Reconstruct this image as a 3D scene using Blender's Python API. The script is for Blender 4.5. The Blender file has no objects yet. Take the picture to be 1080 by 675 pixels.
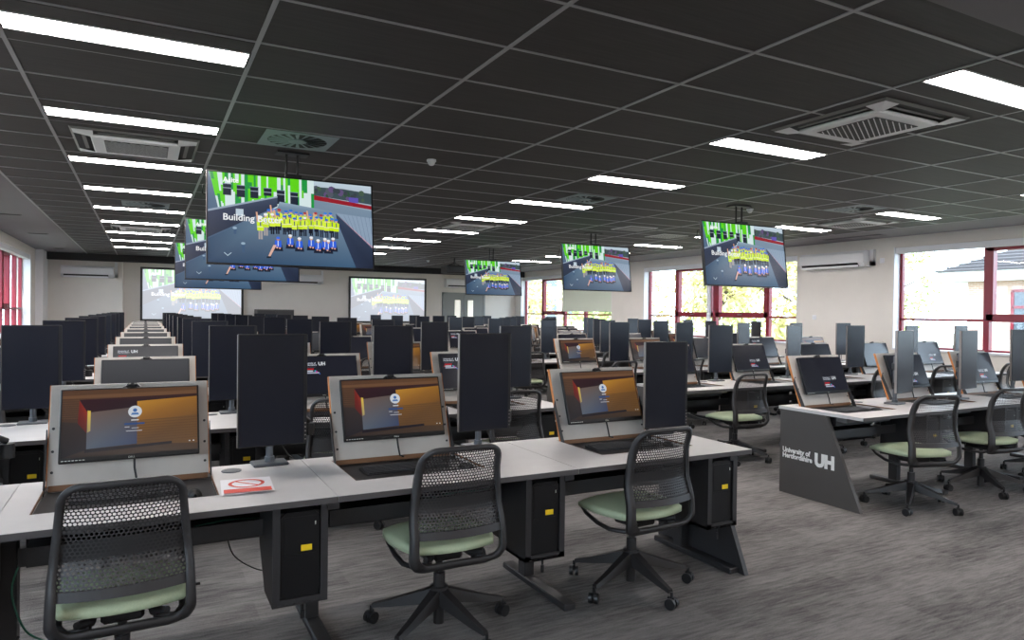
import bpy, math, random
from math import sin, cos, pi, radians
from mathutils import Vector, Matrix

rnd = random.Random(7)
COL = bpy.context.scene.collection
H_CEIL = 2.934
WALL_L, WALL_R, WALL_B, WALL_F = -2.42, 11.87, 22.2, -8.0

# ------------------------------------------------------------------ helpers
def lin(c):
    return tuple(((v / 255) / 12.92 if v / 255 <= .04045 else ((v / 255 + .055) / 1.055) ** 2.4) for v in c)

def mat(name, rgb, rough=.5, metal=0.0, spec=.5, noise=0.0, nscale=40, bump=0.0, coat=0.0, stretch=None):
    m = bpy.data.materials.new(name); m.use_nodes = True
    nt = m.node_tree; b = nt.nodes['Principled BSDF']
    c = lin(rgb)
    b.inputs['Base Color'].default_value = (*c, 1)
    b.inputs['Roughness'].default_value = rough
    b.inputs['Metallic'].default_value = metal
    b.inputs['Specular IOR Level'].default_value = spec
    b.inputs['Coat Weight'].default_value = coat
    if noise > 0 or bump > 0:
        tc = nt.nodes.new('ShaderNodeTexCoord'); mp = nt.nodes.new('ShaderNodeMapping')
        if stretch: mp.inputs['Scale'].default_value = stretch
        n = nt.nodes.new('ShaderNodeTexNoise'); n.inputs['Scale'].default_value = nscale; n.inputs['Detail'].default_value = 4
        nt.links.new(tc.outputs['Object'], mp.inputs['Vector']); nt.links.new(mp.outputs['Vector'], n.inputs['Vector'])
        if noise > 0:
            r = nt.nodes.new('ShaderNodeValToRGB')
            r.color_ramp.elements[0].position = .3; r.color_ramp.elements[1].position = .7
            r.color_ramp.elements[0].color = (*[v * (1 - noise) for v in c], 1)
            r.color_ramp.elements[1].color = (*[min(1, v * (1 + noise)) for v in c], 1)
            nt.links.new(n.outputs['Fac'], r.inputs['Fac']); nt.links.new(r.outputs['Color'], b.inputs['Base Color'])
        if bump > 0:
            bp = nt.nodes.new('ShaderNodeBump'); bp.inputs['Strength'].default_value = bump; bp.inputs['Distance'].default_value = .002
            nt.links.new(n.outputs['Fac'], bp.inputs['Height']); nt.links.new(bp.outputs['Normal'], b.inputs['Normal'])
    return m

def emit_mat(name, rgb, strength):
    m = bpy.data.materials.new(name); m.use_nodes = True
    nt = m.node_tree; b = nt.nodes['Principled BSDF']
    b.inputs['Base Color'].default_value = (.8, .8, .8, 1)
    b.inputs['Emission Color'].default_value = (*lin(rgb), 1)
    b.inputs['Emission Strength'].default_value = strength
    return m

def picture_mat(name, wash=0.0, strength=1.0, rough=.35, spec=.3):
    """a lit display: the picture's own colours (a colour attribute) are what it emits"""
    m = bpy.data.materials.new(name); m.use_nodes = True
    nt = m.node_tree; b = nt.nodes['Principled BSDF']
    a = nt.nodes.new('ShaderNodeAttribute'); a.attribute_name = 'Col'
    b.inputs['Base Color'].default_value = (.01, .01, .012, 1)
    b.inputs['Roughness'].default_value = rough; b.inputs['Specular IOR Level'].default_value = spec
    mx = nt.nodes.new('ShaderNodeMix'); mx.data_type = 'RGBA'; mx.inputs[0].default_value = wash
    mx.inputs[7].default_value = (*lin((238, 240, 245)), 1)
    nt.links.new(a.outputs['Color'], mx.inputs[6])
    nt.links.new(mx.outputs[2], b.inputs['Emission Color'])
    b.inputs['Emission Strength'].default_value = strength
    return m

class MB:
    """collects geometry for ONE mesh object"""
    def __init__(s): s.v = []; s.f = []; s.m = []; s.c = []; s.sm = []; s.hascol = False
    def add(s, vs, fs, mi=0, M=None, smooth=False, col=None):
        o = len(s.v)
        for p in vs:
            p = Vector(p)
            if M is not None: p = M @ p
            s.v.append(tuple(p))
        for f in fs:
            s.f.append([o + i for i in f]); s.m.append(mi); s.sm.append(smooth)
            if col is not None:
                s.hascol = True
                s.c.append(col)
            else: s.c.append(None)
        return s
    def box(s, x0, x1, y0, y1, z0, z1, mi=0, M=None, bev=0.0):
        if bev <= 0:
            vs = [(x, y, z) for x in (x0, x1) for y in (y0, y1) for z in (z0, z1)]
            fs = [(0, 1, 3, 2), (4, 6, 7, 5), (0, 4, 5, 1), (2, 3, 7, 6), (0, 2, 6, 4), (1, 5, 7, 3)]
            return s.add(vs, fs, mi, M)
        b = bev
        vs = []; idx = {}
        for i, x in enumerate((x0, x1)):
            for j, y in enumerate((y0, y1)):
                for k, z in enumerate((z0, z1)):
                    xi = x + (b if i == 0 else -b); yi = y + (b if j == 0 else -b); zi = z + (b if k == 0 else -b)
                    idx[(i, j, k, 0)] = len(vs); vs.append((x, yi, zi))
                    idx[(i, j, k, 1)] = len(vs); vs.append((xi, y, zi))
                    idx[(i, j, k, 2)] = len(vs); vs.append((xi, yi, z))
        fs = []
        for i in (0, 1):
            q = [idx[(i, 0, 0, 0)], idx[(i, 1, 0, 0)], idx[(i, 1, 1, 0)], idx[(i, 0, 1, 0)]]; fs.append(q if i else q[::-1])
            q = [idx[(0, i, 0, 1)], idx[(1, i, 0, 1)], idx[(1, i, 1, 1)], idx[(0, i, 1, 1)]]; fs.append(q[::-1] if i else q)
            q = [idx[(0, 0, i, 2)], idx[(1, 0, i, 2)], idx[(1, 1, i, 2)], idx[(0, 1, i, 2)]]; fs.append(q if i else q[::-1])
        for i in (0, 1):
            for j in (0, 1):
                fs.append([idx[(i, j, 0, 0)], idx[(i, j, 1, 0)], idx[(i, j, 1, 1)], idx[(i, j, 0, 1)]])
                fs.append([idx[(i, 0, j, 0)], idx[(i, 1, j, 0)], idx[(i, 1, j, 2)], idx[(i, 0, j, 2)]])
                fs.append([idx[(0, i, j, 1)], idx[(1, i, j, 1)], idx[(1, i, j, 2)], idx[(0, i, j, 2)]])
                for k in (0, 1):
                    fs.append([idx[(i, j, k, 0)], idx[(i, j, k, 1)], idx[(i, j, k, 2)]])
        return s.add(vs, fs, mi, M)
    def cyl(s, r, z0, z1, n=16, mi=0, M=None, r2=None, smooth=True):
        r2 = r if r2 is None else r2
        vs = [(r * cos(2 * pi * i / n), r * sin(2 * pi * i / n), z0) for i in range(n)] + [(r2 * cos(2 * pi * i / n), r2 * sin(2 * pi * i / n), z1) for i in range(n)]
        s.add(vs, [(i, (i + 1) % n, n + (i + 1) % n, n + i) for i in range(n)], mi, M, smooth)
        return s.add(vs, [list(range(n))[::-1], list(range(n, 2 * n))], mi, M)
    def prism(s, poly, a0, a1, axis='x', mi=0, M=None):
        """poly of 2-D points extruded along axis; (y,z) for x, (x,z) for y, (x,y) for z"""
        n = len(poly)
        def P(p, a): return (a, p[0], p[1]) if axis == 'x' else ((p[0], a, p[1]) if axis == 'y' else (p[0], p[1], a))
        vs = [P(p, a0) for p in poly] + [P(p, a1) for p in poly]
        return s.add(vs, [list(range(n))[::-1], list(range(n, 2 * n))] + [(i, (i + 1) % n, n + (i + 1) % n, n + i) for i in range(n)], mi, M)
    def tube(s, pts, r, n=8, mi=0, M=None, flat=1.0):
        pts = [Vector(p) for p in pts]; rs = r if isinstance(r, (list, tuple)) else [r] * len(pts)
        up = Vector((0, 0, 1)); vs = []
        for i, p in enumerate(pts):
            t = (pts[min(i + 1, len(pts) - 1)] - pts[max(i - 1, 0)]).normalized()
            a = t.cross(up)
            if a.length < 1e-3: a = t.cross(Vector((1, 0, 0)))
            a.normalize(); b = t.cross(a).normalized()
            for k in range(n):
                an = 2 * pi * k / n
                vs.append(tuple(p + a * cos(an) * rs[i] + b * sin(an) * rs[i] * flat))
        m = len(pts)
        s.add(vs, [(i * n + k, i * n + (k + 1) % n, (i + 1) * n + (k + 1) % n, (i + 1) * n + k) for i in range(m - 1) for k in range(n)], mi, M, True)
        return s.add(vs, [list(range(n))[::-1], [(m - 1) * n + k for k in range(n)]], mi, M)
    def poly(s, pts, mi=0, M=None, col=None):
        return s.add(pts, [list(range(len(pts)))], mi, M, col=col)
    def merge(s, o, M=None, mi=None):
        off = len(s.v)
        for p in o.v:
            p = Vector(p)
            if M is not None: p = M @ p
            s.v.append(tuple(p))
        for f, m_, c, sm in zip(o.f, o.m, o.c, o.sm):
            s.f.append([off + i for i in f]); s.m.append(m_ if mi is None else mi); s.c.append(c); s.sm.append(sm)
        s.hascol = s.hascol or o.hascol
        return s
    def mesh(s, name, mats):
        me = bpy.data.meshes.new(name)
        me.from_pydata(s.v, [], s.f)
        for m in mats: me.materials.append(m)
        me.polygons.foreach_set('material_index', s.m)
        me.polygons.foreach_set('use_smooth', s.sm)
        if s.hascol:
            at = me.color_attributes.new('Col', 'FLOAT_COLOR', 'CORNER'); d = []
            for f, c in zip(s.f, s.c):
                for k in range(len(f)):
                    if c is None: d += [0, 0, 0, 1]
                    elif isinstance(c, list): d += [*c[k], 1]
                    else: d += [*c, 1]
            at.data.foreach_set('color', d)
        me.update()
        return me
    def build(s, name, mats, parent=None, loc=None, rot=None):
        if not isinstance(mats, (list, tuple)): mats = [mats]
        o = bpy.data.objects.new(name, s.mesh(name, mats)); COL.objects.link(o)
        if parent is not None: o.parent = parent
        if loc is not None: o.location = loc
        if rot is not None: o.rotation_euler = rot
        return o

def tag(o, label, cat, group=None):
    o['label'] = label; o['category'] = cat
    if group: o['group'] = group
    return o
def thing(name, label, cat, loc=(0, 0, 0), rz=0.0, group=None):
    o = bpy.data.objects.new(name, None); COL.objects.link(o); o.empty_display_size = .05
    o.location = loc; o.rotation_euler = (0, 0, rz)
    return tag(o, label, cat, group)
def struct(name, mb, m, **k):
    o = mb.build(name, m, **k); o['kind'] = 'structure'; return o
KIDS = {}
def reg(root):
    """remember children of a prototype so that copies are quick"""
    KIDS[root.name] = [(c, list(c.children)) for c in root.children]
def dup(root, loc, rz, label, group=None, skip=()):
    r = root.copy(); COL.objects.link(r); r.location = loc; r.rotation_euler = (0, 0, rz); r['label'] = label
    if group: r['group'] = group
    for c, gs in KIDS.get(root.name, []):
        if c.name.split('.')[0] in skip: continue
        d = c.copy(); COL.objects.link(d); d.parent = r
        for g in gs:
            e = g.copy(); COL.objects.link(e); e.parent = d
    return r

def text_mb(body, size, mi=0, bold=0.0, align='LEFT', ls=1.0, spacing=1.0):
    cu = bpy.data.curves.new('t', 'FONT'); cu.body = body; cu.size = size; cu.align_x = align
    cu.offset = bold; cu.space_line = ls; cu.space_character = spacing; cu.resolution_u = 3
    ob = bpy.data.objects.new('t', cu); COL.objects.link(ob)
    bpy.context.view_layer.update()
    me = bpy.data.meshes.new_from_object(ob.evaluated_get(bpy.context.evaluated_depsgraph_get()))
    mb = MB(); mb.add([tuple(v.co) for v in me.vertices], [list(p.vertices) for p in me.polygons], mi)
    bpy.data.objects.remove(ob); bpy.data.curves.remove(cu); bpy.data.meshes.remove(me)
    return mb   # lies in XY

class Pic:
    """a flat picture on a display: u to the right, w up, drawn in layers towards -Y"""
    def __init__(s, step=.00003): s.mb = MB(); s.k = 0; s.step = step
    def poly(s, pts, rgb, sx=1.0, sz=1.0):
        s.k += 1; y = -s.step * s.k
        col = [lin(c) for c in rgb] if isinstance(rgb, list) else lin(rgb)
        s.mb.poly([(p[0], y, p[1]) for p in pts], col=col)
    def rect(s, x0, y0, x1, y1, rgb): s.poly([(x0, y0), (x1, y0), (x1, y1), (x0, y1)], rgb)
    def disc(s, x, y, r, rgb, n=14, ry=None):
        ry = ry or r
        s.poly([(x + r * cos(2 * pi * i / n), y + ry * sin(2 * pi * i / n)) for i in range(n)], rgb)
    def text(s, body, x, y, size, rgb, bold=0.0, ls=1.0):
        s.k += 1; t = text_mb(body, size, bold=bold, ls=ls); c = lin(rgb)
        t.c = [c] * len(t.f); t.hascol = True
        s.mb.merge(t, Matrix.Translation((x, -s.step * s.k, y)) @ Matrix.Rotation(pi / 2, 4, 'X'))
    def scaled(s, w, h, W=16, Hh=9):
        o = MB(); o.merge(s.mb)
        o.v = [(p[0] / W * w, p[1], p[2] / Hh * h) for p in o.v]
        return o

# ------------------------------------------------------------------ materials
M = {}
M['wall'] = mat('painted wall', (222, 216, 209), .85, noise=.02, nscale=3, bump=.05)
M['white'] = mat('white gloss trim', (228, 228, 232), .45)
M['dark_trim'] = mat('dark bulkhead paint', (42, 40, 44), .7)
M['plaster_grey'] = mat('grey painted plasterboard', (122, 118, 122), .8, noise=.03, nscale=2)
M['grid'] = mat('grey metal ceiling grid', (160, 158, 162), .4, metal=.3)
M['red_frame'] = mat('dark red window frame', (128, 26, 44), .35)
M['worktop'] = mat('pale grey laminate', (196, 193, 192), .42, noise=.03, nscale=9, bump=.03)
M['edge'] = mat('dark desk edge band', (74, 70, 70), .5)
M['pit'] = mat('grey recessed tray', (96, 93, 91), .55, noise=.05, nscale=30)
M['steel'] = mat('charcoal powder coated steel', (42, 41, 43), .5, noise=.06, nscale=60, bump=.1)
M['panel_grey'] = mat('anthracite end panel', (74, 70, 68), .6, noise=.05, nscale=120, bump=.1)
M['lid'] = mat('grey laminate lid', (184, 178, 171), .5, noise=.03, nscale=14)
M['orange'] = mat('orange brown lid edging', (196, 120, 58), .45, noise=.1, nscale=30)
M['brown'] = mat('brown ply edge', (110, 74, 44), .6)
M['black'] = mat('black plastic', (26, 26, 28), .42, noise=.04, nscale=50)
M['bezel'] = mat('black monitor bezel', (18, 18, 20), .4, spec=.35)
M['bezel_light'] = mat('grey bezel edge', (128, 120, 116), .4)
M['screen_off'] = mat('switched off screen', (20, 23, 34), .27, spec=.32)
M['screen_grey'] = mat('dim grey backlit screen', (78, 79, 82), .35)
M['chair'] = mat('charcoal chair plastic', (46, 44, 45), .5, noise=.05, nscale=90, bump=.06)
M['chairmesh'] = mat('perforated chair back plastic', (42, 40, 41), .5)
M['chairblack'] = mat('black chair base plastic', (36, 34, 35), .45, noise=.05, nscale=60)
M['seat'] = mat('sage green seat upholstery', (176, 188, 156), .8, noise=.05, nscale=160, bump=.3)
M['chrome'] = mat('brushed metal', (165, 165, 168), .3, metal=.9)
M['stand'] = mat('grey metal stand', (92, 95, 100), .4, metal=.5)
M['yellow'] = mat('yellow asset label', (236, 200, 20), .6)
M['label'] = mat('white label', (215, 220, 210), .6)
M['acwhite'] = mat('white air conditioner casing', (226, 226, 228), .4)
M['acgrey'] = mat('grey grille', (120, 118, 116), .5)
M['acdark'] = mat('dark air slot', (30, 30, 32), .6)
M['teal'] = mat('pale metal diffuser', (126, 142, 146), .4, metal=.2)
M['paper'] = mat('white paper', (236, 234, 238), .7)
M['redprint'] = mat('red print', (214, 78, 62), .7)
M['lettering'] = mat('white lettering vinyl', (235, 233, 230), .6)
M['cable'] = mat('black cable', (22, 22, 24), .5)
M['gcable'] = mat('green cable', (30, 92, 74), .5)
M['door'] = mat('grey door leaf', (140, 144, 144), .6)
M['blind'] = mat('pale green roller blind', (212, 218, 202), .85)
M['leaf'] = mat('green leaves', (176, 188, 120), .7, noise=.4, nscale=2.0)
M['leaf2'] = mat('autumn yellow green leaves', (206, 198, 136), .7, noise=.4, nscale=2.0)
M['bark'] = mat('tree bark', (92, 78, 64), .9, noise=.2, nscale=8)
M['lawn'] = mat('lawn', (108, 110, 90), .9, noise=.2, nscale=1.2)
M['roof'] = mat('grey roof', (74, 70, 72), .8)
M['render'] = mat('cream rendered wall', (214, 206, 190), .8)
M['winglass'] = mat('dark reflective glazing', (92, 100, 110), .1)
M['lightstrip'] = emit_mat('lit ceiling light diffuser', (255, 247, 243), 42.0)

def tile_ceiling_mat():
    m = mat('black ceiling tiles', (44, 42, 43), .62, noise=.0)
    nt = m.node_tree; b = nt.nodes['Principled BSDF']
    tc = nt.nodes.new('ShaderNodeTexCoord'); mp = nt.nodes.new('ShaderNodeMapping'); mp.inputs['Scale'].default_value = (1.2, 30, 1)
    n = nt.nodes.new('ShaderNodeTexNoise'); n.inputs['Scale'].default_value = 2.5; n.inputs['Detail'].default_value = 6
    r = nt.nodes.new('ShaderNodeValToRGB')
    r.color_ramp.elements[0].position = .3; r.color_ramp.elements[1].position = .75
    r.color_ramp.elements[0].color = (*lin((42, 39, 39)), 1); r.color_ramp.elements[1].color = (*lin((58, 54, 54)), 1)
    nt.links.new(tc.outputs['Object'], mp.inputs['Vector']); nt.links.new(mp.outputs['Vector'], n.inputs['Vector'])
    nt.links.new(n.outputs['Fac'], r.inputs['Fac']); nt.links.new(r.outputs['Color'], b.inputs['Base Color'])
    return m
M['tiles'] = tile_ceiling_mat()

def carpet_mat():
    m = bpy.data.materials.new('grey plank carpet'); m.use_nodes = True
    nt = m.node_tree; b = nt.nodes['Principled BSDF']; L = nt.links.new
    b.inputs['Roughness'].default_value = .95; b.inputs['Specular IOR Level'].default_value = .1
    tc = nt.nodes.new('ShaderNodeTexCoord')
    br = nt.nodes.new('ShaderNodeTexBrick'); br.offset = .5; br.inputs['Scale'].default_value = 1.0
    br.inputs['Brick Width'].default_value = 1.0; br.inputs['Row Height'].default_value = .25; br.inputs['Mortar Size'].default_value = 0.0
    br.inputs['Color1'].default_value = (.02, .02, .02, 1); br.inputs['Color2'].default_value = (1, 1, 1, 1)
    L(tc.outputs['Object'], br.inputs['Vector'])
    mp = nt.nodes.new('ShaderNodeMapping'); mp.inputs['Scale'].default_value = (2.4, 20, 1)
    n1 = nt.nodes.new('ShaderNodeTexNoise'); n1.inputs['Scale'].default_value = 2.2; n1.inputs['Detail'].default_value = 8; n1.inputs['Roughness'].default_value = .7
    L(tc.outputs['Object'], mp.inputs['Vector']); L(mp.outputs['Vector'], n1.inputs['Vector'])
    mp3 = nt.nodes.new('ShaderNodeMapping'); mp3.inputs['Scale'].default_value = (.7, 2.6, 1)
    n3 = nt.nodes.new('ShaderNodeTexNoise'); n3.inputs['Scale'].default_value = 1.3; n3.inputs['Detail'].default_value = 5
    L(tc.outputs['Object'], mp3.inputs['Vector']); L(mp3.outputs['Vector'], n3.inputs['Vector'])
    n2 = nt.nodes.new('ShaderNodeTexNoise'); n2.inputs['Scale'].default_value = 170; n2.inputs['Detail'].default_value = 3
    L(tc.outputs['Object'], n2.inputs['Vector'])
    a = nt.nodes.new('ShaderNodeMath'); a.operation = 'MULTIPLY_ADD'; a.inputs[1].default_value = .9; L(n1.outputs['Fac'], a.inputs[0])
    s = nt.nodes.new('ShaderNodeMath'); s.operation = 'MULTIPLY'; s.inputs[1].default_value = .6; L(n3.outputs['Fac'], s.inputs[0]); L(s.outputs[0], a.inputs[2])
    a2 = nt.nodes.new('ShaderNodeMath'); a2.operation = 'MULTIPLY_ADD'; a2.inputs[1].default_value = .5; L(n2.outputs['Fac'], a2.inputs[0]); L(a.outputs[0], a2.inputs[2])
    bw = nt.nodes.new('ShaderNodeMath'); bw.operation = 'MULTIPLY_ADD'; bw.inputs[1].default_value = .12; L(br.outputs['Color'], bw.inputs[0]); L(a2.outputs[0], bw.inputs[2])
    r = nt.nodes.new('ShaderNodeValToRGB')
    r.color_ramp.elements[0].color = (*lin((45, 44, 45)), 1)
    r.color_ramp.elements[1].color = (*lin((132, 129, 127)), 1)
    dv = nt.nodes.new('ShaderNodeMath'); dv.operation = 'MULTIPLY'; dv.inputs[1].default_value = .8
    L(bw.outputs[0], dv.inputs[0]); r.color_ramp.elements[0].position = .60; r.color_ramp.elements[1].position = 1.02
    L(dv.outputs[0], r.inputs['Fac']); L(r.outputs['Color'], b.inputs['Base Color'])
    bp = nt.nodes.new('ShaderNodeBump'); bp.inputs['Strength'].default_value = .5; bp.inputs['Distance'].default_value = .004
    L(n2.outputs['Fac'], bp.inputs['Height']); L(bp.outputs['Normal'], b.inputs['Normal'])
    return m
M['carpet'] = carpet_mat()

def brick_mat():
    m = bpy.data.materials.new('pale red brickwork'); m.use_nodes = True
    nt = m.node_tree; b = nt.nodes['Principled BSDF']; L = nt.links.new
    tc = nt.nodes.new('ShaderNodeTexCoord'); sp = nt.nodes.new('ShaderNodeSeparateXYZ'); ad = nt.nodes.new('ShaderNodeMath'); ad.operation = 'ADD'; mp = nt.nodes.new('ShaderNodeCombineXYZ')
    L(tc.outputs['Object'], sp.inputs[0]); L(sp.outputs[0], ad.inputs[0]); L(sp.outputs[1], ad.inputs[1]); L(ad.outputs[0], mp.inputs[0]); L(sp.outputs[2], mp.inputs[1])
    br = nt.nodes.new('ShaderNodeTexBrick'); br.inputs['Scale'].default_value = 1; br.inputs['Brick Width'].default_value = .225; br.inputs['Row Height'].default_value = .075
    br.inputs['Mortar Size'].default_value = .01
    br.inputs['Color1'].default_value = (*lin((186, 152, 138)), 1); br.inputs['Color2'].default_value = (*lin((200, 166, 150)), 1); br.inputs['Mortar'].default_value = (*lin((205, 192, 182)), 1)
    L(mp.outputs[0], br.inputs['Vector']); L(br.outputs['Color'], b.inputs['Base Color'])
    b.inputs['Roughness'].default_value = .9
    return m
M['brick'] = brick_mat()

def glass_mat():
    m = bpy.data.materials.new('thin window glass'); m.use_nodes = True
    nt = m.node_tree; nt.nodes.clear(); L = nt.links.new
    out = nt.nodes.new('ShaderNodeOutputMaterial'); t = nt.nodes.new('ShaderNodeBsdfTransparent'); t.inputs['Color'].default_value = (.96, .975, .97, 1)
    g = nt.nodes.new('ShaderNodeBsdfGlossy'); g.inputs['Roughness'].default_value = .02
    lw = nt.nodes.new('ShaderNodeLayerWeight'); lw.inputs['Blend'].default_value = .5
    pw = nt.nodes.new('ShaderNodeMath'); pw.operation = 'POWER'; pw.inputs[1].default_value = 4.0; L(lw.outputs['Facing'], pw.inputs[0])
    f = nt.nodes.new('ShaderNodeMath'); f.operation = 'MULTIPLY_ADD'; f.inputs[1].default_value = .5; f.inputs[2].default_value = .02; L(pw.outputs[0], f.inputs[0])
    mx = nt.nodes.new('ShaderNodeMixShader'); L(f.outputs[0], mx.inputs[0]); L(t.outputs[0], mx.inputs[1]); L(g.outputs[0], mx.inputs[2]); L(mx.outputs[0], out.inputs['Surface'])
    return m
M['glass'] = glass_mat()
M['tvpic'] = picture_mat('lit television picture', 0, .88, .25)
M['projpic'] = picture_mat('projected picture', .48, 1.3, .8, .1)
M['deskpic'] = picture_mat('lit desk monitor picture', 0, .60, .2, .3)

# ------------------------------------------------------------------ room shell
fl = MB(); fl.box(WALL_L - .4, WALL_R + .4, WALL_F - .2, WALL_B + .2, -.12, 0); struct('floor', fl, M['carpet'])

GX0, GY0 = -.671, 2.143
TX0, TX1, TY0, TY1 = -1.37, 10.72, 1.91, 21.5
c = MB(); c.box(TX0, TX1, TY0, TY1, H_CEIL, H_CEIL + .03); struct('ceiling', c, M['tiles'])
pl = MB()
pl.box(WALL_L - .4, TX0, WALL_F - .2, WALL_B + .2, H_CEIL - .004, H_CEIL + .03)
pl.box(TX1, WALL_R + .4, WALL_F - .2, WALL_B + .2, H_CEIL - .004, H_CEIL + .03)
pl.box(TX0, TX1, WALL_F - .2, TY0, H_CEIL - .004, H_CEIL + .03)
pl.box(TX0, TX1, TY1, WALL_B + .2, H_CEIL - .004, H_CEIL + .03)
struct('ceiling_border', pl, M['plaster_grey'])
g = MB(); bw = .012
i = -1
while GX0 + 1.2 * i < TX1:
    x = GX0 + 1.2 * i
    if x > TX0: g.box(x - bw, x + bw, TY0, TY1, H_CEIL - .006, H_CEIL + .004)
    i += 1
j = 0
while GY0 + .6 * j < TY1:
    y = GY0 + .6 * j; g.box(TX0, TX1, y - bw * .8, y + bw * .8, H_CEIL - .005, H_CEIL + .004); j += 1
g.box(TX0 - bw, TX0 + bw, TY0, TY1, H_CEIL - .007, H_CEIL + .004); g.box(TX1 - bw, TX1 + bw, TY0, TY1, H_CEIL - .007, H_CEIL + .004)
struct('trim_1', g, M['grid'])
bk = MB(); bk.box(WALL_L, WALL_R, 21.5, 21.62, 2.74, H_CEIL); struct('trim_2', bk, M['dark_trim'])
bk = MB(); bk.box(-.62, WALL_R, 21.63, WALL_B, 2.77, 2.9); struct('trim_3', bk, M['wall'])

# window lists: (y_start, y_end) of openings, far to near
SILL, HEAD = .92, 2.74
def side_wall(name, xin, sgn, opens):
    w = MB(); xo = xin + sgn * .3
    a, b = min(xin, xo), max(xin, xo)
    ys = sorted(opens)
    w.box(a, b, WALL_F, WALL_B, 0, SILL); w.box(a, b, WALL_F, WALL_B, HEAD, H_CEIL + .02)
    p = WALL_F
    for (y0, y1) in ys:
        if y0 > p: w.box(a, b, p, y0, SILL, HEAD)
        p = y1
    if p < WALL_B: w.box(a, b, p, WALL_B, SILL, HEAD)
    return struct(name, w, M['wall'])
R_OPENS = [(-4.6, 1.2), (2.3, 7.8), (9.88, 14.85), (16.3, 21.75)]
L_OPENS = [(-4.4, 1.8), (3.4, 8.2), (9.8, 14.2), (15.6, 19.95)]
side_wall('wall_right', WALL_R, 1, R_OPENS)
side_wall('wall_left', WALL_L, -1, L_OPENS)
w = MB(); w.box(WALL_L - .3, WALL_R + .3, WALL_B, WALL_B + .2, 0, H_CEIL + .02); struct('wall_back', w, M['wall'])
w = MB(); w.box(WALL_L - .3, WALL_R + .3, WALL_F - .2, WALL_F, 0, H_CEIL + .02); struct('wall_front', w, M['wall'])
# piers: far left corner boxing and the two nibs of the back wall
w = MB(); w.box(WALL_L, WALL_L + .16, 20.75, WALL_B, 0, H_CEIL); struct('trim_4', w, M['white'])
w = MB(); w.box(-2.26, -.55, 21.75, WALL_B, 0, 2.9); struct('trim_5', w, M['wall'])

WIN_N = [0]
def window(xin, sgn, y0, y1, mull, blinds=None, trz=1.457, sash=()):
    """red framed window set in the outer part of the wall; mull = mullion positions"""
    WIN_N[0] += 1
    xw = xin + sgn * .2; h = .035
    f = MB(); a, b = xw - h, xw + h
    f.box(a, b, y0, y0 + .06, SILL, HEAD); f.box(a, b, y1 - .06, y1, SILL, HEAD)
    f.box(a, b, y0, y1, SILL, SILL + .06); f.box(a, b, y0, y1, HEAD - .1, HEAD)
    f.box(a, b, y0, y1, trz - .02, trz + .02)
    for m_ in mull: f.box(a - .01, b + .01, m_ - .045, m_ + .045, SILL, HEAD)
    for (s0, s1) in sash:                      # opening lights: a second, thicker frame
        a2, b2 = a - .02, b + .02
        f.box(a2, b2, s0, s1, trz - .01, trz + .1); f.box(a2, b2, s0, s1, HEAD - .16, HEAD)
        f.box(a2, b2, s0, s0 + .1, trz, HEAD); f.box(a2, b2, s1 - .1, s1, trz, HEAD)
    o = struct('window_%d' % WIN_N[0], f, M['red_frame'])
    gl = MB(); gl.box(xw - .004, xw + .004, y0 + .05, y1 - .05, SILL + .05, HEAD - .06); gl.build('pane', M['glass'], o)
    for (s0, s1) in sash:
        hd = MB(); hd.box(xw - sgn * .075 - .01, xw - sgn * .075 + .01, (s0 + s1) / 2 - .06, (s0 + s1) / 2 + .06, trz + .04, trz + .06); hd.build('handle', M['chrome'], o)
    sl = MB(); xi = xin - sgn * .03
    sl.box(min(xi, xw), max(xi, xw), y0, y1, SILL - .01, SILL + .025); sl.build('window_sill', M['white'], o)
    rv = MB(); a, b = min(xin - sgn * .002, xw), max(xin - sgn * .002, xw)
    rv.box(a, b, y0 + .0, y0 + .012, SILL, HEAD); rv.box(a, b, y1 - .012, y1, SILL, HEAD); rv.build('reveal_lining', M['white'], o)
    hb = MB(); xa, xb = xin + sgn * .02, xin + sgn * .13
    hb.box(min(xa, xb), max(xa, xb), y0 + .02, y1 - .02, HEAD - .11, HEAD - .005); hb.build('blind_box', M['white'], o)
    if blinds:
        bl = MB()
        for (s0, s1, z) in blinds: bl.box(xin + sgn * .08 - .004, xin + sgn * .08 + .004, s0, s1, z, HEAD - .08)
        bl.build('roller_blind', M['blind'], o)
    return o
window(WALL_R, 1, *R_OPENS[0], [-.9, .2], sash=[(-.9, .2)])
window(WALL_R, 1, *R_OPENS[1], [3.7, 4.95, 6.32], sash=[(4.95, 6.32)])
window(WALL_R, 1, *R_OPENS[2], [10.78, 12.38, 13.73], sash=[(10.78, 12.33), (12.5, 13.73)])
window(WALL_R, 1, *R_OPENS[3], [17.9, 19.1, 20.5], blinds=[(16.35, 19.05, 1.55)], sash=[(19.1, 20.5)])
w = MB(); w.box(WALL_R + .02, WALL_R + .1, 12.44, 12.5, SILL, HEAD - .1); w.build('mullion_post', M['white'], bpy.data.objects['window_3'])
for o_ in L_OPENS:
    n = 5; ms = [o_[0] + (o_[1] - o_[0]) * q / n for q in range(1, n)]
    window(WALL_L, -1, *o_, ms, sash=[(ms[1], ms[2])])
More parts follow.
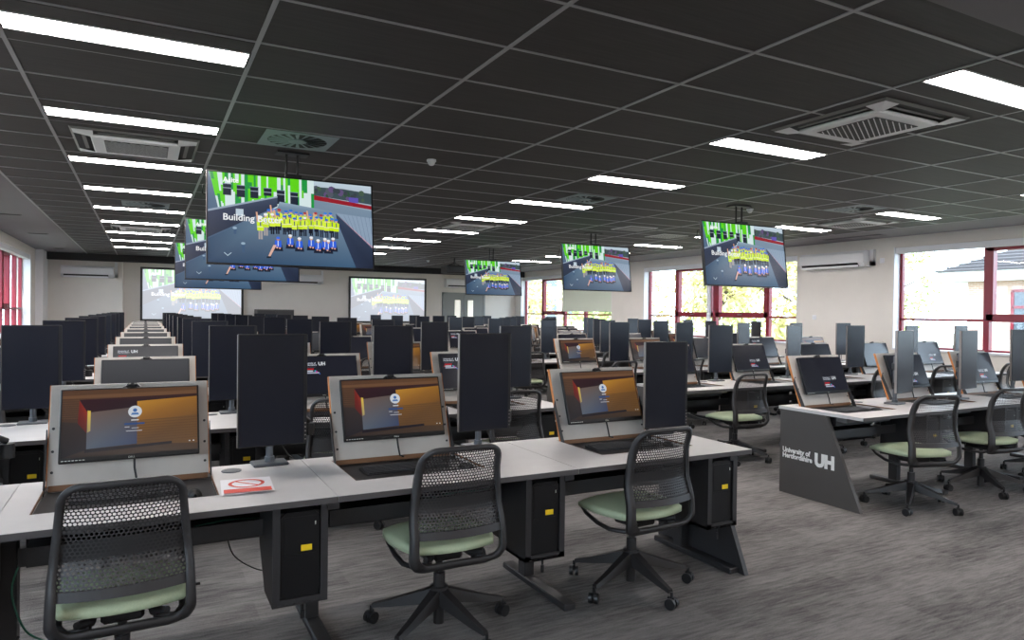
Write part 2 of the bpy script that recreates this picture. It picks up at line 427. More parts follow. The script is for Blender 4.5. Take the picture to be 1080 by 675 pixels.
# doors in the back wall
def door(n, x0, x1):
    d = MB(); d.box(x0, x1, WALL_B - .05, WALL_B - .012, 0, 2.08)
    o = struct('door_%d' % n, d, M['door'])
    v = MB(); cx = (x0 + x1) / 2 + (.12 if n == 1 else -.12); v.box(cx - .1, cx + .1, WALL_B - .06, WALL_B - .048, .9, 1.9); v.build('vision_panel', M['vis'], o)
    h = MB(); hx = x1 - .08 if n == 1 else x0 + .08; h.tube([(hx, WALL_B - .055, 1.0), (hx, WALL_B - .1, 1.0), (hx, WALL_B - .1, 1.3), (hx, WALL_B - .055, 1.3)], .01); h.build('door_handle', M['chrome'], o)
M['vis'] = emit_mat('self-lit door glazing', (220, 216, 200), .75)  # door panes emit a glow in place of daylight from beyond
door(1, 9.1, 9.82); door(2, 9.83, 10.55)
d = MB(); d.box(9.02, 9.1, WALL_B - .07, WALL_B, 0, 2.16); d.box(10.55, 10.63, WALL_B - .07, WALL_B, 0, 2.16); d.box(9.02, 10.63, WALL_B - .07, WALL_B, 2.08, 2.16)
struct('trim_6', d, M['door'])
for n_, (x0, x1, y0, y1) in enumerate([(WALL_L, WALL_L + .015, WALL_F, 20.75), (WALL_R - .015, WALL_R, WALL_F, WALL_B), (-.55, 9.0, WALL_B - .015, WALL_B)]):
    b_ = MB(); b_.box(x0, x1, y0, y1, 0, .1); struct('baseboard_%s' % ('left', 'right', 'back')[n_], b_, M['white'])

# ------------------------------------------------------------------ ceiling things
ORD = ['front', 'second', 'third', 'fourth', 'fifth', 'sixth', 'seventh', 'eighth', 'ninth', 'tenth', 'eleventh']
NTH = ['nearest', 'second nearest', 'third nearest', 'fourth nearest', 'fifth nearest', 'sixth nearest', 'seventh nearest', 'eighth nearest', 'ninth nearest', 'tenth nearest', 'farthest']
def light_proto():
    t = thing('ceiling_light', '', 'ceiling light', group='recessed strip lights in the black ceiling')
    f = MB()
    for a, b, c_, d_ in ((-.585, .585, -.29, -.125), (-.585, .585, .125, .29)): f.box(a, b, c_, d_, -.004, .004)
    for a in (-.588, .575): f.box(a, a + .013, -.125, .125, -.006, .004)
    f.build('frame', M['tiles'], t)
    d_ = MB(); d_.box(-.575, .575, -.112, .112, -.006, .002); d_.build('diffuser', M['lightstrip'], t)
    r = MB(); r.box(-.58, .58, -.125, -.112, -.009, .002); r.box(-.58, .58, .112, .125, -.009, .002); r.build('rim', M['white'], t)
    reg(t); return t
L0 = light_proto(); first = True
for ci, colname in ((0, 'left'), (4, 'middle'), (8, 'right')):
    cx = GX0 + 1.2 * ci + .6
    n0 = {0: 0, 4: 0, 8: 2}[ci]
    for k in range(0, 10):
        y = 2.443 + 1.8 * k
        if (ci == 0 and k == 0): continue
        if ci == 8 and k < 1: continue
        if ci == 4 and k == 10: continue
        idx = k - {0: 1, 4: 0, 8: 1}[ci]
        lab = 'lit white strip light, %s along the %s line of ceiling lights' % (NTH[idx], colname)
        if first: L0.location = (cx, y, H_CEIL - .004); L0['label'] = lab; first = False
        else: dup(L0, (cx, y, H_CEIL - .004), 0, lab)

for ci, nm in ((0, 'left'), (4, 'middle'), (8, 'right')):  # extra fixtures out of view, added to brighten the room from behind
    for q, y in enumerate((-1.25, -3.05, -4.85, -6.65)):
        dup(L0, (GX0 + 1.2 * ci + .6, y, H_CEIL - .008), 0, 'added strip light, unseen behind the viewer, %s of the %s line' % (ORD[q], nm), 'added strip lights behind the viewer')
def cassette(x, y, label):
    t = thing('air_conditioning_cassette', label, 'air conditioner', (x, y, H_CEIL - .004), group='four way ceiling air conditioning cassettes')
    p = MB(); o, q = .475, .33
    # outer frame with mitred slopes and dark louvre slots
    for s in range(4):
        R = Matrix.Rotation(s * pi / 2, 4, 'Z')
        p.add([(-o, -o, 0), (o, -o, 0), (.452, -.452, -.014), (-.452, -.452, -.014)], [(0, 1, 2, 3)], 2, R)
        p.add([(-.452, -.452, -.014), (.452, -.452, -.014), (.34, -.34, -.004), (-.34, -.34, -.004)], [(0, 1, 2, 3)], 1, R)
        p.add([(.31, -.455, -.016), (.455, -.455, -.016), (.455, -.31, -.016), (.33, -.31, -.036), (.31, -.33, -.036)], [(0, 1, 2, 3, 4)], 0, R)
    p.build('frame', [M['acwhite'], M['acdark'], M['acgrey']], t)
    for s in range(4):
        R = Matrix.Rotation(s * pi / 2, 4, 'Z'); l_ = MB()
        l_.box(-.28, .28, -.40, -.372, -.018, -.013, 0, R)
        l_.build('louvre', M['acgrey'], t)
    ce = MB(); ce.box(-.335, .335, -.335, .335, -.04, -.012, 0, None, .01); ce.build('centre_panel', M['acwhite'], t)
    gr = MB(); gr.box(-.24, .24, -.24, .24, -.043, -.038, 1)
    ca, sa = cos(radians(30)), sin(radians(30)); hs = .236
    for k in range(-9, 10):                       # slanting bars clipped to the square
        ox, oy = -sa * k * .036, ca * k * .036; t0, t1 = -9, 9
        for o_, d_ in ((ox, ca), (oy, sa)):
            lo, hi = sorted(((-hs - o_) / d_, (hs - o_) / d_)); t0, t1 = max(t0, lo), min(t1, hi)
        if t1 - t0 > .03:
            q4 = [(ox + ca * u - sa * v, oy + sa * u + ca * v) for u, v in ((t0, -.0035), (t1, -.0035), (t1, .0035), (t0, .0035))]
            gr.add([(x_, y_, -.0455) for x_, y_ in q4] + [(x_, y_, -.043) for x_, y_ in q4], [(0, 3, 2, 1), (0, 1, 5, 4), (1, 2, 6, 5), (2, 3, 7, 6), (3, 0, 4, 7)], 0)
    gr.build('grille', [M['acwhite'], M['acdark']], t)
    return t
cassette(4.73, 3.34, 'large square ceiling air conditioner nearest the camera, between two lights')
cassette(-.07, 6.94, 'square ceiling air conditioner behind the near left strip lights')
cassette(4.73, 10.54, 'square ceiling air conditioner halfway down the middle line of lights')
cassette(9.53, 6.94, 'square ceiling air conditioner above the right-hand wall air conditioner')
cassette(-.07, 14.14, 'distant square ceiling air conditioner far along the left lights')

def diffuser(x, y, label):
    t = thing('swirl_air_diffuser', label, 'air vent', (x, y, H_CEIL - .004), group='square swirl air diffusers')
    p = MB(); n = 32; R0, S = .24, .29
    sq = []
    for k in range(n):
        a = 2 * pi * k / n + pi / 4; m_ = max(abs(cos(a)), abs(sin(a))); sq.append((S * cos(a) / m_, S * sin(a) / m_, -.006))
    ci = [(R0 * cos(2 * pi * k / n + pi / 4), R0 * sin(2 * pi * k / n + pi / 4), -.008) for k in range(n)]
    p.add(sq + ci, [(k, (k + 1) % n, n + (k + 1) % n, n + k) for k in range(n)], 0)
    p.build('frame', M['teal'], t)
    b = MB(); b.cyl(R0, -.004, -.001, 32, 0); b.build('plenum', M['acdark'], t)
    v = MB()
    for k in range(18):
        R = Matrix.Rotation(2 * pi * k / 18, 4, 'Z')
        v.add([(.07, -.008, -.012), (.235, -.02, -.012), (.235, .014, -.006), (.07, .008, -.006)], [(0, 1, 2, 3)], 0, R)
    v.cyl(.075, -.014, -.004, 24, 0); v.build('vanes', M['teal'], t)
diffuser(1.129, 6.043, 'square swirl vent above the nearest hanging television')
diffuser(4.85, 7.243, 'square swirl vent just behind a middle strip light')
diffuser(8.33, 6.043, 'square swirl vent near the right-hand ceiling air conditioner')
diffuser(.0, 10.843, 'square swirl vent among the far left strip lights')
diffuser(4.73, 14.443, 'small distant swirl vent among the middle strip lights')
def ceiling_panel(x, y, label, perf):
    t = thing('ceiling_grille', label, 'air vent', (x, y, H_CEIL - .004))
    p = MB(); p.box(-.28, .28, -.28, .28, -.006, .0); p.build('frame', M['acwhite'], t)
    q = MB()
    if perf:
        for a in range(9):
            for b in range(9): q.box(-.24 + a * .06 - .02, -.24 + a * .06 + .02, -.24 + b * .06 - .02, -.24 + b * .06 + .02, -.008, -.005)
    else: q.box(-.24, .24, -.24, .24, -.012, -.006)
    q.build('core', M['acgrey'], t)
ceiling_panel(7.25, 9.343, 'plain pale square ceiling vent above the middle of the room', False)
ceiling_panel(8.45, 9.943, 'perforated pale square ceiling vent left of the right hanging television', True)
ceiling_panel(6.7, 13.5, 'dim distant square ceiling vent over the middle desks', False)
def detector(x, y, label):
    t = thing('ceiling_sensor', label, 'sensor', (x, y, H_CEIL - .004))
    a = MB(); a.cyl(.045, -.018, 0, 20); a.build('base', M['acwhite'], t)
    a = MB(); a.cyl(.025, -.05, -.018, 20, r2=.04); a.cyl(.012, -.056, -.05, 12, r2=.025); a.build('lens', M['acwhite'], t)
detector(2.378, 6.153, 'white ceiling sensor right of the nearest television')
detector(7.19, 6.77, 'white ceiling sensor above the right television')
detector(7.0, 18.3, 'tiny distant white ceiling sensor by the projector')
for y, wd, nm in ((13.15, .3, 'nearest'), (16.3, .34, 'middle'), (20.1, .22, 'farthest')):
    t = thing('slot_diffuser', 'dark linear slot vent in the grey ceiling by the left wall, %s of three' % nm, 'air vent', (-1.86, y, H_CEIL - .004), group='linear slot vents by the left wall')
    a = MB(); a.box(-wd / 2, wd / 2, -.05, .05, -.006, 0); a.build('frame', M['plaster_grey'], t)
    a = MB()
    for q in (-.025, .025): a.box(-wd / 2 + .02, wd / 2 - .02, q - .012, q + .012, -.009, -.005)
    a.build('slot', M['acdark'], t)
t = thing('slot_diffuser', 'dark linear slot vent in the ceiling edge above the right windows', 'air vent', (11.25, 8.2, H_CEIL - .004), group='linear slot vents by the right wall')
a = MB(); a.box(-.09, .09, -.6, .6, -.006, 0); a.build('frame', M['plaster_grey'], t)
a = MB(); a.box(-.05, -.01, -.57, .57, -.009, -.005); a.box(.01, .05, -.57, .57, -.009, -.005); a.build('slot', M['acdark'], t)

# wall mounted air conditioners
def split_ac(loc, rz, label, wdt=1.15, pipe=1):
    t = thing('wall_air_conditioner', label, 'air conditioner', loc, rz)
    prof = [(0, 0), (0, .3), (-.17, .3), (-.215, .25), (-.22, .08), (-.16, .012), (-.03, 0)]
    a = MB(); a.prism(prof, -wdt / 2, wdt / 2, 'x'); a.build('casing', M['acwhite'], t)
    a = MB(); a.add([(-wdt / 2 + .06, -.224, .075), (wdt / 2 - .12, -.224, .075), (wdt / 2 - .12, -.17, .011), (-wdt / 2 + .06, -.17, .011)], [(0, 1, 2, 3)]); a.build('outlet', M['acdark'], t)
    a = MB(); a.box(-wdt / 2 + .06, wdt / 2 - .12, -.215, -.2, .0, .035); a.build('flap', M['acwhite'], t)
    a = MB(); a.box(wdt / 2 - .02, wdt / 2 + .09, -.07, 0, .02, .1); a.box(wdt / 2 + .02, wdt / 2 + .09, -.07, 0, .02, H_CEIL - loc[2] - .2)
    if pipe: a.build('pipe_trunking', M['acwhite'], t)
split_ac((-1.36, 21.75, 2.3), 0, 'white wall air conditioner on the back wall near the left corner', 1.2)
split_ac((4.2, 22.2, 2.3), 0, 'white wall air conditioner on the back wall between projection screens', 1.35)
split_ac((9.55, 22.2, 2.33), 0, 'white wall air conditioner above the grey double doors', .9, 0)
split_ac((WALL_R, 8.95, 2.42), -pi / 2, 'long white wall air conditioner on the right wall between the windows', 1.42)
def plate(x, y, z, side, label):
    a = MB()
    if side == 'r': a.box(x - .012, x, y - .045, y + .045, z - .045, z + .045, 0, None, .003); a.box(x - .02, x - .012, y - .012, y + .012, z - .02, z + .02, 0)
    else: a.box(x - .045, x + .045, y - .012, y, z - .045, z + .045, 0, None, .003); a.box(x - .012, x + .012, y - .02, y - .012, z - .02, z + .02, 0)
    tag(a.build('wall_switch', M['white']), label, 'switch')
plate(WALL_R, 9.45, 1.47, 'r', 'small white switch plate on the right wall below the air conditioner')
plate(WALL_R, 8.02, 2.52, 'r', 'small white wall box beside the long air conditioner')

# ------------------------------------------------------------------ pictures shown on displays
def building_picture():
    p = Pic(); r = random.Random(3)
    p.poly([(0, 0), (16, 0), (16, 9), (0, 9)], [(44, 74, 108), (58, 92, 124), (140, 160, 178), (96, 118, 142)])
    p.poly([(10, 7.0), (16, 6.3), (16, 9), (10, 9)], [(150, 164, 180), (150, 164, 180), (196, 212, 224), (190, 208, 220)])
    p.poly([(10, 7.5), (16, 7.0), (16, 8.2), (13, 8.45), (10, 8.4)], (62, 78, 84))
    for k in range(26):
        x = 10 + r.random() * 5.8; p.disc(x, 7.6 + r.random() * .8 - (x - 10) * .05, .18 + .2 * r.random(), r.choice([(50, 78, 60), (70, 92, 74), (82, 88, 100), (96, 80, 120), (58, 66, 74)]), 8)
    p.rect(13.6, 7.05, 14.6, 7.6, (96, 84, 176))
    p.poly([(10, 7.5), (16, 6.85), (16, 6.45), (10, 7.0)], (148, 26, 40))
    # green and white clad facade
    def top(x): return 9.0
    def bot(x): return 5.2 + (x - 1) * .1
    p.poly([(.1, 9), (10, 9), (10, 6.1), (1.1, 5.2)], (150, 196, 180))
    x = .15
    while x < 9.95:
        w_ = .16 + .22 * r.random(); x2 = min(x + w_, 10); y = 9.0; sk = max(0, 1 - x / 1.6) * .9
        while y > bot(x) - .2:
            h_ = .6 + 1.3 * r.random(); y2 = max(y - h_, 5.25 + (x - 1) * .1)
            cidx = r.random()
            col = (96, 214, 20) if cidx < .5 else ((214, 232, 232) if cidx < .8 else (30, 150, 66))
            s1, s2 = (9 - y) / 3.8 * sk, (9 - y2) / 3.8 * sk
            p.poly([(x + s1, y), (x + s2, y2), (x2 + s2, y2), (x2 + s1, y)], col)
            y = y2
            if y2 <= 5.3 + (x - 1) * .1: break
        x = x2
    for k, (wx, a, b) in enumerate([(1.35, 6.75, 7.85), (2.6, 6.65, 7.8), (3.85, 6.65, 7.75), (5.1, 7.0, 7.75), (6.35, 6.25, 7.65), (7.65, 6.2, 7.55)]):
        p.rect(wx, a, wx + .75, b, (26, 34, 50)); p.rect(wx, b - .42, wx + .75, b - .34, (150, 160, 176)); p.rect(wx - .04, b, wx + .8, b + .07, (120, 130, 160))
    # deck highlights and parapets
    p.poly([(0, 2.3), (6.4, 5.9), (6.6, 6.5), (12.6, 5.8), (14.6, 0), (0, 0)], [(40, 70, 100), (112, 138, 160), (150, 172, 190), (120, 142, 164), (60, 92, 122), (34, 62, 92)])
    p.poly([(0, 5.05), (6.4, 6.95), (6.4, 6.0), (0, 2.45)], [(50, 60, 84), (66, 78, 100), (48, 58, 80), (30, 40, 60)])
    p.poly([(0, 5.2), (6.4, 7.06), (6.4, 6.9), (0, 5.0)], (150, 166, 186))
    p.poly([(12.3, 5.75), (16, 5.5), (16, 2.2)], (140, 160, 182))
    p.poly([(12.2, 5.7), (12.3, 4.9), (14.2, 0), (16, 0), (16, 2.3)], [(58, 72, 96), (50, 62, 86), (36, 48, 72), (24, 34, 56), (44, 56, 78)])
    p.poly([(12.2, 5.72), (16, 2.4), (16, 2.2)], (190, 150, 170))
    for k in range(7): p.poly([(13 + k * .45, 5.6), (13.03 + k * .45, 5.6), (13.6 + k * .45, 4.5 - k * .45), (13.56 + k * .45, 4.5 - k * .45)], (90, 112, 140))
    for (vx, vy, hh) in ((2.4, 2.9, .6), (3.15, 1.1, .9)):
        p.rect(vx - .1, vy, vx + .14, vy + hh, (60, 88, 120)); p.disc(vx, vy + hh, .2, (150, 176, 196), 10, .13)
    p.rect(2.5, 4.75, 3.2, 5.45, (190, 206, 218))
    p.poly([(1.4, 1.0), (1.75, .68), (2.1, 1.0), (2.05, 1.06), (1.75, .78), (1.45, 1.06)], (176, 200, 214))
    skin = [(214, 160, 130), (190, 130, 104), (224, 178, 150)]
    def person(x, y, sc, vest, hat, legs, arm=False):
        p.rect(x - .15 * sc, y, x - .02 * sc, y + .8 * sc, legs); p.rect(x + .02 * sc, y, x + .16 * sc, y + .8 * sc, legs)
        p.poly([(x - .24 * sc, y + .7 * sc), (x + .24 * sc, y + .7 * sc), (x + .28 * sc, y + 1.45 * sc), (x + .1 * sc, y + 1.56 * sc), (x - .1 * sc, y + 1.56 * sc), (x - .28 * sc, y + 1.45 * sc)], vest)
        p.rect(x - .24 * sc, y + .98 * sc, x + .24 * sc, y + 1.05 * sc, (236, 236, 200))
        p.rect(x - .04 * sc, y + 1.08 * sc, x + .05 * sc, y + 1.5 * sc, (60, 90, 120) if vest[2] < 120 else (30, 50, 160))
        p.disc(x, y + 1.7 * sc, .13 * sc, r.choice(skin), 8, .16 * sc); p.disc(x, y + 1.8 * sc, .17 * sc, hat, 8, .12 * sc)
        if arm: p.poly([(x - .26 * sc, y + 1.4 * sc), (x - .34 * sc, y + 2.2 * sc), (x - .22 * sc, y + 2.2 * sc), (x - .12 * sc, y + 1.4 * sc)], (220, 168, 140))
    hats = [(40, 110, 210), (40, 110, 210), (235, 238, 240), (60, 130, 220), (170, 60, 60)]
    for row, (yb, n_) in enumerate(((3.55, 13), (3.1, 12))):
        for k in range(n_):
            x = 5.6 + (6.5 / n_) * (k + .5 * row) + r.uniform(-.1, .1)
            person(x, yb + r.uniform(-.15, .12), r.uniform(1.02, 1.18), r.choice([(206, 236, 20), (196, 226, 30), (216, 240, 60)]), r.choice(hats), r.choice([(20, 24, 36), (28, 34, 50), (40, 50, 70)]), k in (1, 8))
    person(4.75, 2.5, 1.25, (206, 236, 30), (236, 238, 240), (168, 160, 158), True)
    person(5.25, 2.9, 1.2, (198, 228, 40), (236, 238, 240), (168, 160, 158))
    person(12.2, 3.0, 1.1, (206, 236, 20), (40, 110, 210), (26, 30, 44))
    for k, x in enumerate((6.4, 7.6, 8.5, 9.7, 10.4, 11.1, 11.45, 11.95)):
        y = 1.5 + .2 * (k % 2) + r.uniform(-.05, .1)
        x = 6.4 + (x - 6.4) * .98
        p.poly([(x - .46, y - .1), (x + .48, y - .1), (x + .36, y + .55), (x - .34, y + .55)], (20, 26, 46))
        p.poly([(x - .33, y + .3), (x + .33, y + .3), (x + .3, y + .98), (x - .3, y + .98)], (46, 96, 220))
        p.rect(x - .05, y + .4, x + .04, y + .95, (210, 220, 240)); p.disc(x - .1, y + .25, .1, (226, 170, 150), 8); p.disc(x + .16, y + .2, .09, (226, 170, 150), 8)
        p.disc(x, y + 1.12, .15, r.choice(skin), 8, .18); p.disc(x, y + 1.24, .19, (232, 236, 242) if k else (60, 110, 230), 8, .14)
    p.poly([(6.25, 2.0), (5.95, 2.0), (5.45, .85), (5.65, .8)], (220, 176, 160)); p.poly([(5.3, .62), (5.75, .68), (5.7, .84), (5.3, .78)], (16, 18, 28))
    p.text('Building Better', 1.3, 4.25, .92, (244, 246, 248), .012)
    p.text('Asite', 1.35, 8.05, .68, (250, 252, 250), .02)
    return p
BPIC = building_picture()

def login_picture():
    p = Pic()
    p.poly([(0, 0), (16, 0), (16, 9), (0, 9)], [(52, 44, 42), (78, 60, 44), (110, 76, 48), (96, 66, 46)])
    for k in range(12):
        z = 5.2 + .3 * k; p.poly([(0, z), (1.9, z), (1.9, z + .05), (0, z + .05)], (112, 80, 56))
    p.poly([(0, 8.3), (16, 8.5), (16, 7.9), (0, 7.9)], (122, 86, 58))
    p.poly([(1.9, 7.7), (16, 8.0), (16, 7.55), (8.7, 7.2), (8.7, 5.9), (2.8, 5.9)], [(58, 26, 32), (60, 36, 34), (66, 44, 36), (48, 30, 36), (46, 32, 38), (52, 24, 30)])
    p.poly([(1.9, 7.6), (2.8, 6.0), (2.8, 3.0), (1.7, 2.6)], [(140, 40, 30), (160, 56, 40), (96, 46, 42), (72, 34, 34)])
    p.poly([(0, 0), (2.8, .9), (2.8, 3.1), (1.7, 4.6), (0, 4.8)], [(36, 34, 38), (46, 42, 46), (56, 48, 48), (62, 52, 48), (60, 50, 46)])
    p.poly([(2.8, 1.0), (8.6, 1.3), (8.6, 6.4), (2.8, 5.9)], [(96, 108, 124), (62, 78, 112), (104, 92, 88), (120, 100, 92)])
    p.poly([(2.85, 3.2), (3.2, 3.4), (3.2, 6.1), (2.85, 6.2)], [(180, 160, 110), (196, 180, 120), (250, 216, 90), (250, 206, 80)])
    p.poly([(8.6, 4.5), (16, 4.9), (16, 7.6), (8.6, 7.2)], [(158, 106, 44), (130, 88, 42), (168, 116, 46), (206, 146, 50)])
    p.poly([(8.6, 1.2), (16, .9), (16, 4.9), (8.6, 4.5)], [(104, 74, 44), (112, 80, 46), (120, 84, 46), (140, 96, 44)])
    for k in range(9):
        z = 1.6 + .36 * k; p.poly([(8.6, z), (16, z + .1), (16, z + .15), (8.6, z + .05)], (96, 68, 42))
    p.poly([(2.6, .5), (12.8, 1.0), (12.8, 1.35), (2.6, .95)], (34, 30, 36))
    p.disc(8.35, 5.75, .82, (232, 238, 246), 24, .82); p.disc(8.35, 5.95, .26, (70, 120, 190), 12); p.poly([(7.85, 5.3), (8.85, 5.3), (8.7, 5.6), (8.0, 5.6)], (90, 136, 200))
    p.rect(7.9, 4.5, 8.8, 4.66, (230, 232, 236)); p.rect(7.1, 3.95, 9.5, 4.2, (50, 84, 140)); p.rect(7.15, 3.6, 7.7, 3.7, (214, 218, 226)); p.rect(7.95, 3.42, 8.8, 3.52, (196, 200, 206))
    p.rect(7.3, 3.05, 9.2, 3.14, (220, 222, 228)); p.rect(14.9, 1.15, 15.1, 1.3, (220, 220, 220)); p.rect(15.4, 1.15, 15.6, 1.3, (220, 220, 220))
    return p
def uh_picture(x, y, bg=(18, 20, 30), bg2=(30, 32, 44)):
    p = Pic(); p.poly([(0, 0), (16, 0), (16, 9), (0, 9)], [bg, bg2, bg2, bg])
    p.text('University of\nHertfordshire', x, y, .52, (226, 232, 244), .012, .9)
    p.text('UH', x + 3.3, y - .42, 1.15, (240, 244, 250), .05)
    p.rect(x, y - .86, x + 2.6, y - .8, (120, 130, 150))
    p.rect(x + .2, y - 1.5, x + 2.2, y - 1.15, (206, 34, 44))
    p.rect(x + .3, y - 1.95, x + 2.0, y - 1.65, (232, 236, 246)); p.rect(x + .3, y - 2.4, x + 3.4, y - 2.1, (200, 206, 230))
    p.disc(x + 2.5, y - 1.8, .22, (60, 190, 220), 10); p.disc(x + 2.8, y - 2.0, .24, (210, 60, 170), 10); p.disc(x + .1, y - 1.8, .16, (230, 60, 60), 8); p.disc(x + 3.5, y - 2.5, .15, (70, 120, 230), 8)
    return p
def plain_picture(a, b):
    p = Pic(); p.poly([(0, 0), (16, 0), (16, 9), (0, 9)], [a, a, b, b]); return p

# ------------------------------------------------------------------ hanging televisions and projection screens
def tv(x0, x1, y, z1, label, tilt=7):
    w_ = x1 - x0; h = w_ * .5625
    t = thing('hanging_television', label, 'television', ((x0 + x1) / 2, y, H_CEIL - .004), group='ceiling hung televisions')
    T = Matrix.Translation((0, 0, z1 - H_CEIL)) @ Matrix.Rotation(radians(-tilt), 4, 'X')
    # tilt: bottom edge swings away from the viewer
    a = MB(); a.box(-w_ / 2, w_ / 2, .004, .035, -h, 0, 0, T, .003); a.box(-w_ / 2 + .15, w_ / 2 - .15, .035, .075, -h + .12, -.15, 0, T, .01); a.build('casing', M['bezel'], t)
    a = MB(); e = .012
    for (p0, p1, q0, q1) in ((-w_ / 2, w_ / 2, -e, 0), (-w_ / 2, w_ / 2, -h, -h + e), (-w_ / 2, -w_ / 2 + e, -h + e, -e), (w_ / 2 - e, w_ / 2, -h + e, -e)): a.box(p0, p1, -.01, .004, q0, q1, 0, T)
    a.build('bezel', M['bezel'], t)
    s = BPIC.scaled(w_ - 2 * e, h - 2 * e); q = MB(); q.merge(s, T @ Matrix.Translation((-w_ / 2 + e, .003, -h + e))); q.build('screen', M['tvpic'], t)
    a = MB()
    for dx in (-.05, .05): a.tube([(dx, .08, -.01), (dx, .08, z1 - H_CEIL - h * .45)], .012, 10)
    a.box(-.14, .14, .0, .16, -.012, 0); a.box(-.25, .25, .05, .1, z1 - H_CEIL - h * .6, z1 - H_CEIL - h * .3, 0); a.box(-.07, .07, -.01, .05, z1 - H_CEIL + .002, z1 - H_CEIL + .03)
    a.build('ceiling_mount', M['black'], t)
    a = MB(); a.tube([(-w_ / 2 - .0, .02, z1 - H_CEIL - .12), (-w_ / 2 - .025, .03, z1 - H_CEIL - .13), (-w_ / 2 - .025, .04, z1 - H_CEIL - .2), (-w_ / 2, .04, z1 - H_CEIL - .21)], .006); a.build('cable', M['cable'], t)
tv(.455, 1.91, 6.5, 2.70, 'nearest and largest looking hanging television, above the left desks')
tv(.455, 1.91, 10.1, 2.70, 'middle hanging television partly hidden in the left line of three')
tv(.455, 1.91, 13.7, 2.68, 'farthest hanging television, mostly hidden in the left line of three')
tv(6.16, 7.63, 6.6, 2.69, 'hanging television nearest the right windows, in front of the red frames')
tv(6.34, 7.79, 10.2, 2.71, 'middle hanging television of the right line, left of the window bays')
tv(6.17, 7.55, 13.9, 2.65, 'smallest looking hanging television, farthest in the right line')
def pscreen(x0, x1, z0, z1, label):
    t = thing('projection_screen', label, 'projection screen', ((x0 + x1) / 2, WALL_B - .02, z0), group='projection screens on the back wall')
    w_, h = x1 - x0, z1 - z0; e = .06
    a = MB()
    for (p0, p1, q0, q1) in ((-w_ / 2, w_ / 2, h - e, h), (-w_ / 2, w_ / 2, 0, e), (-w_ / 2, -w_ / 2 + e, e, h - e), (w_ / 2 - e, w_ / 2, e, h - e)): a.box(p0, p1, -.05, .0, q0, q1)
    a.build('frame', M['black'], t)
    q = MB(); q.merge(BPIC.scaled(w_ - 2 * e, h - 2 * e), Matrix.Translation((-w_ / 2 + e, -.012, e))); q.build('picture', M['projpic'], t)
pscreen(-.13, 2.6, 1.13, 2.66, 'large projection screen on the back wall behind the left televisions')
pscreen(5.78, 8.42, 1.1, 2.6, 'projection screen on the back wall right of the nearest television')
t = thing('projector', 'black projector hanging from the ceiling left of the small television', 'projector', (7.25, 17.0, H_CEIL - .004))
a = MB(); a.box(-.3, .3, -.22, .22, -.42, -.22, 0, None, .02); a.build('casing', M['black'], t)
a = MB(); a.cyl(.07, 0, .06, 18, 0, Matrix.Translation((-.1, .2, -.32)) @ Matrix.Rotation(-pi / 2, 4, 'X')); a.build('lens', M['stand'], t)
a = MB(); a.cyl(.02, -.24, 0, 10); a.box(-.08, .08, -.08, .08, -.01, 0); a.tube([(-.2, 0, -.22), (0, 0, -.14), (.2, 0, -.22)], .012); a.build('ceiling_mount', M['black'], t)
t = thing('equipment_cabinet', 'dark grey cabinet against the back wall between the projection screens', 'cabinet', (3.4, 21.6, 0))
a = MB(); a.box(-.52, .52, -.3, .3, 0, 1.5, 0, None, .006); a.build('body', M['panel_grey'], t)
for s in (-1, 1):
    a = MB(); a.box(min(0, s * .51) + .005, max(0, s * .51) - .005, -.325, -.3, .05, 1.46, 0, None, .004); d_ = a.build('door', M['steel'], t)
    a = MB(); a.box(s * .04 - .008, s * .04 + .008, -.345, -.325, .7, .85); a.build('handle', M['chrome'], d_)

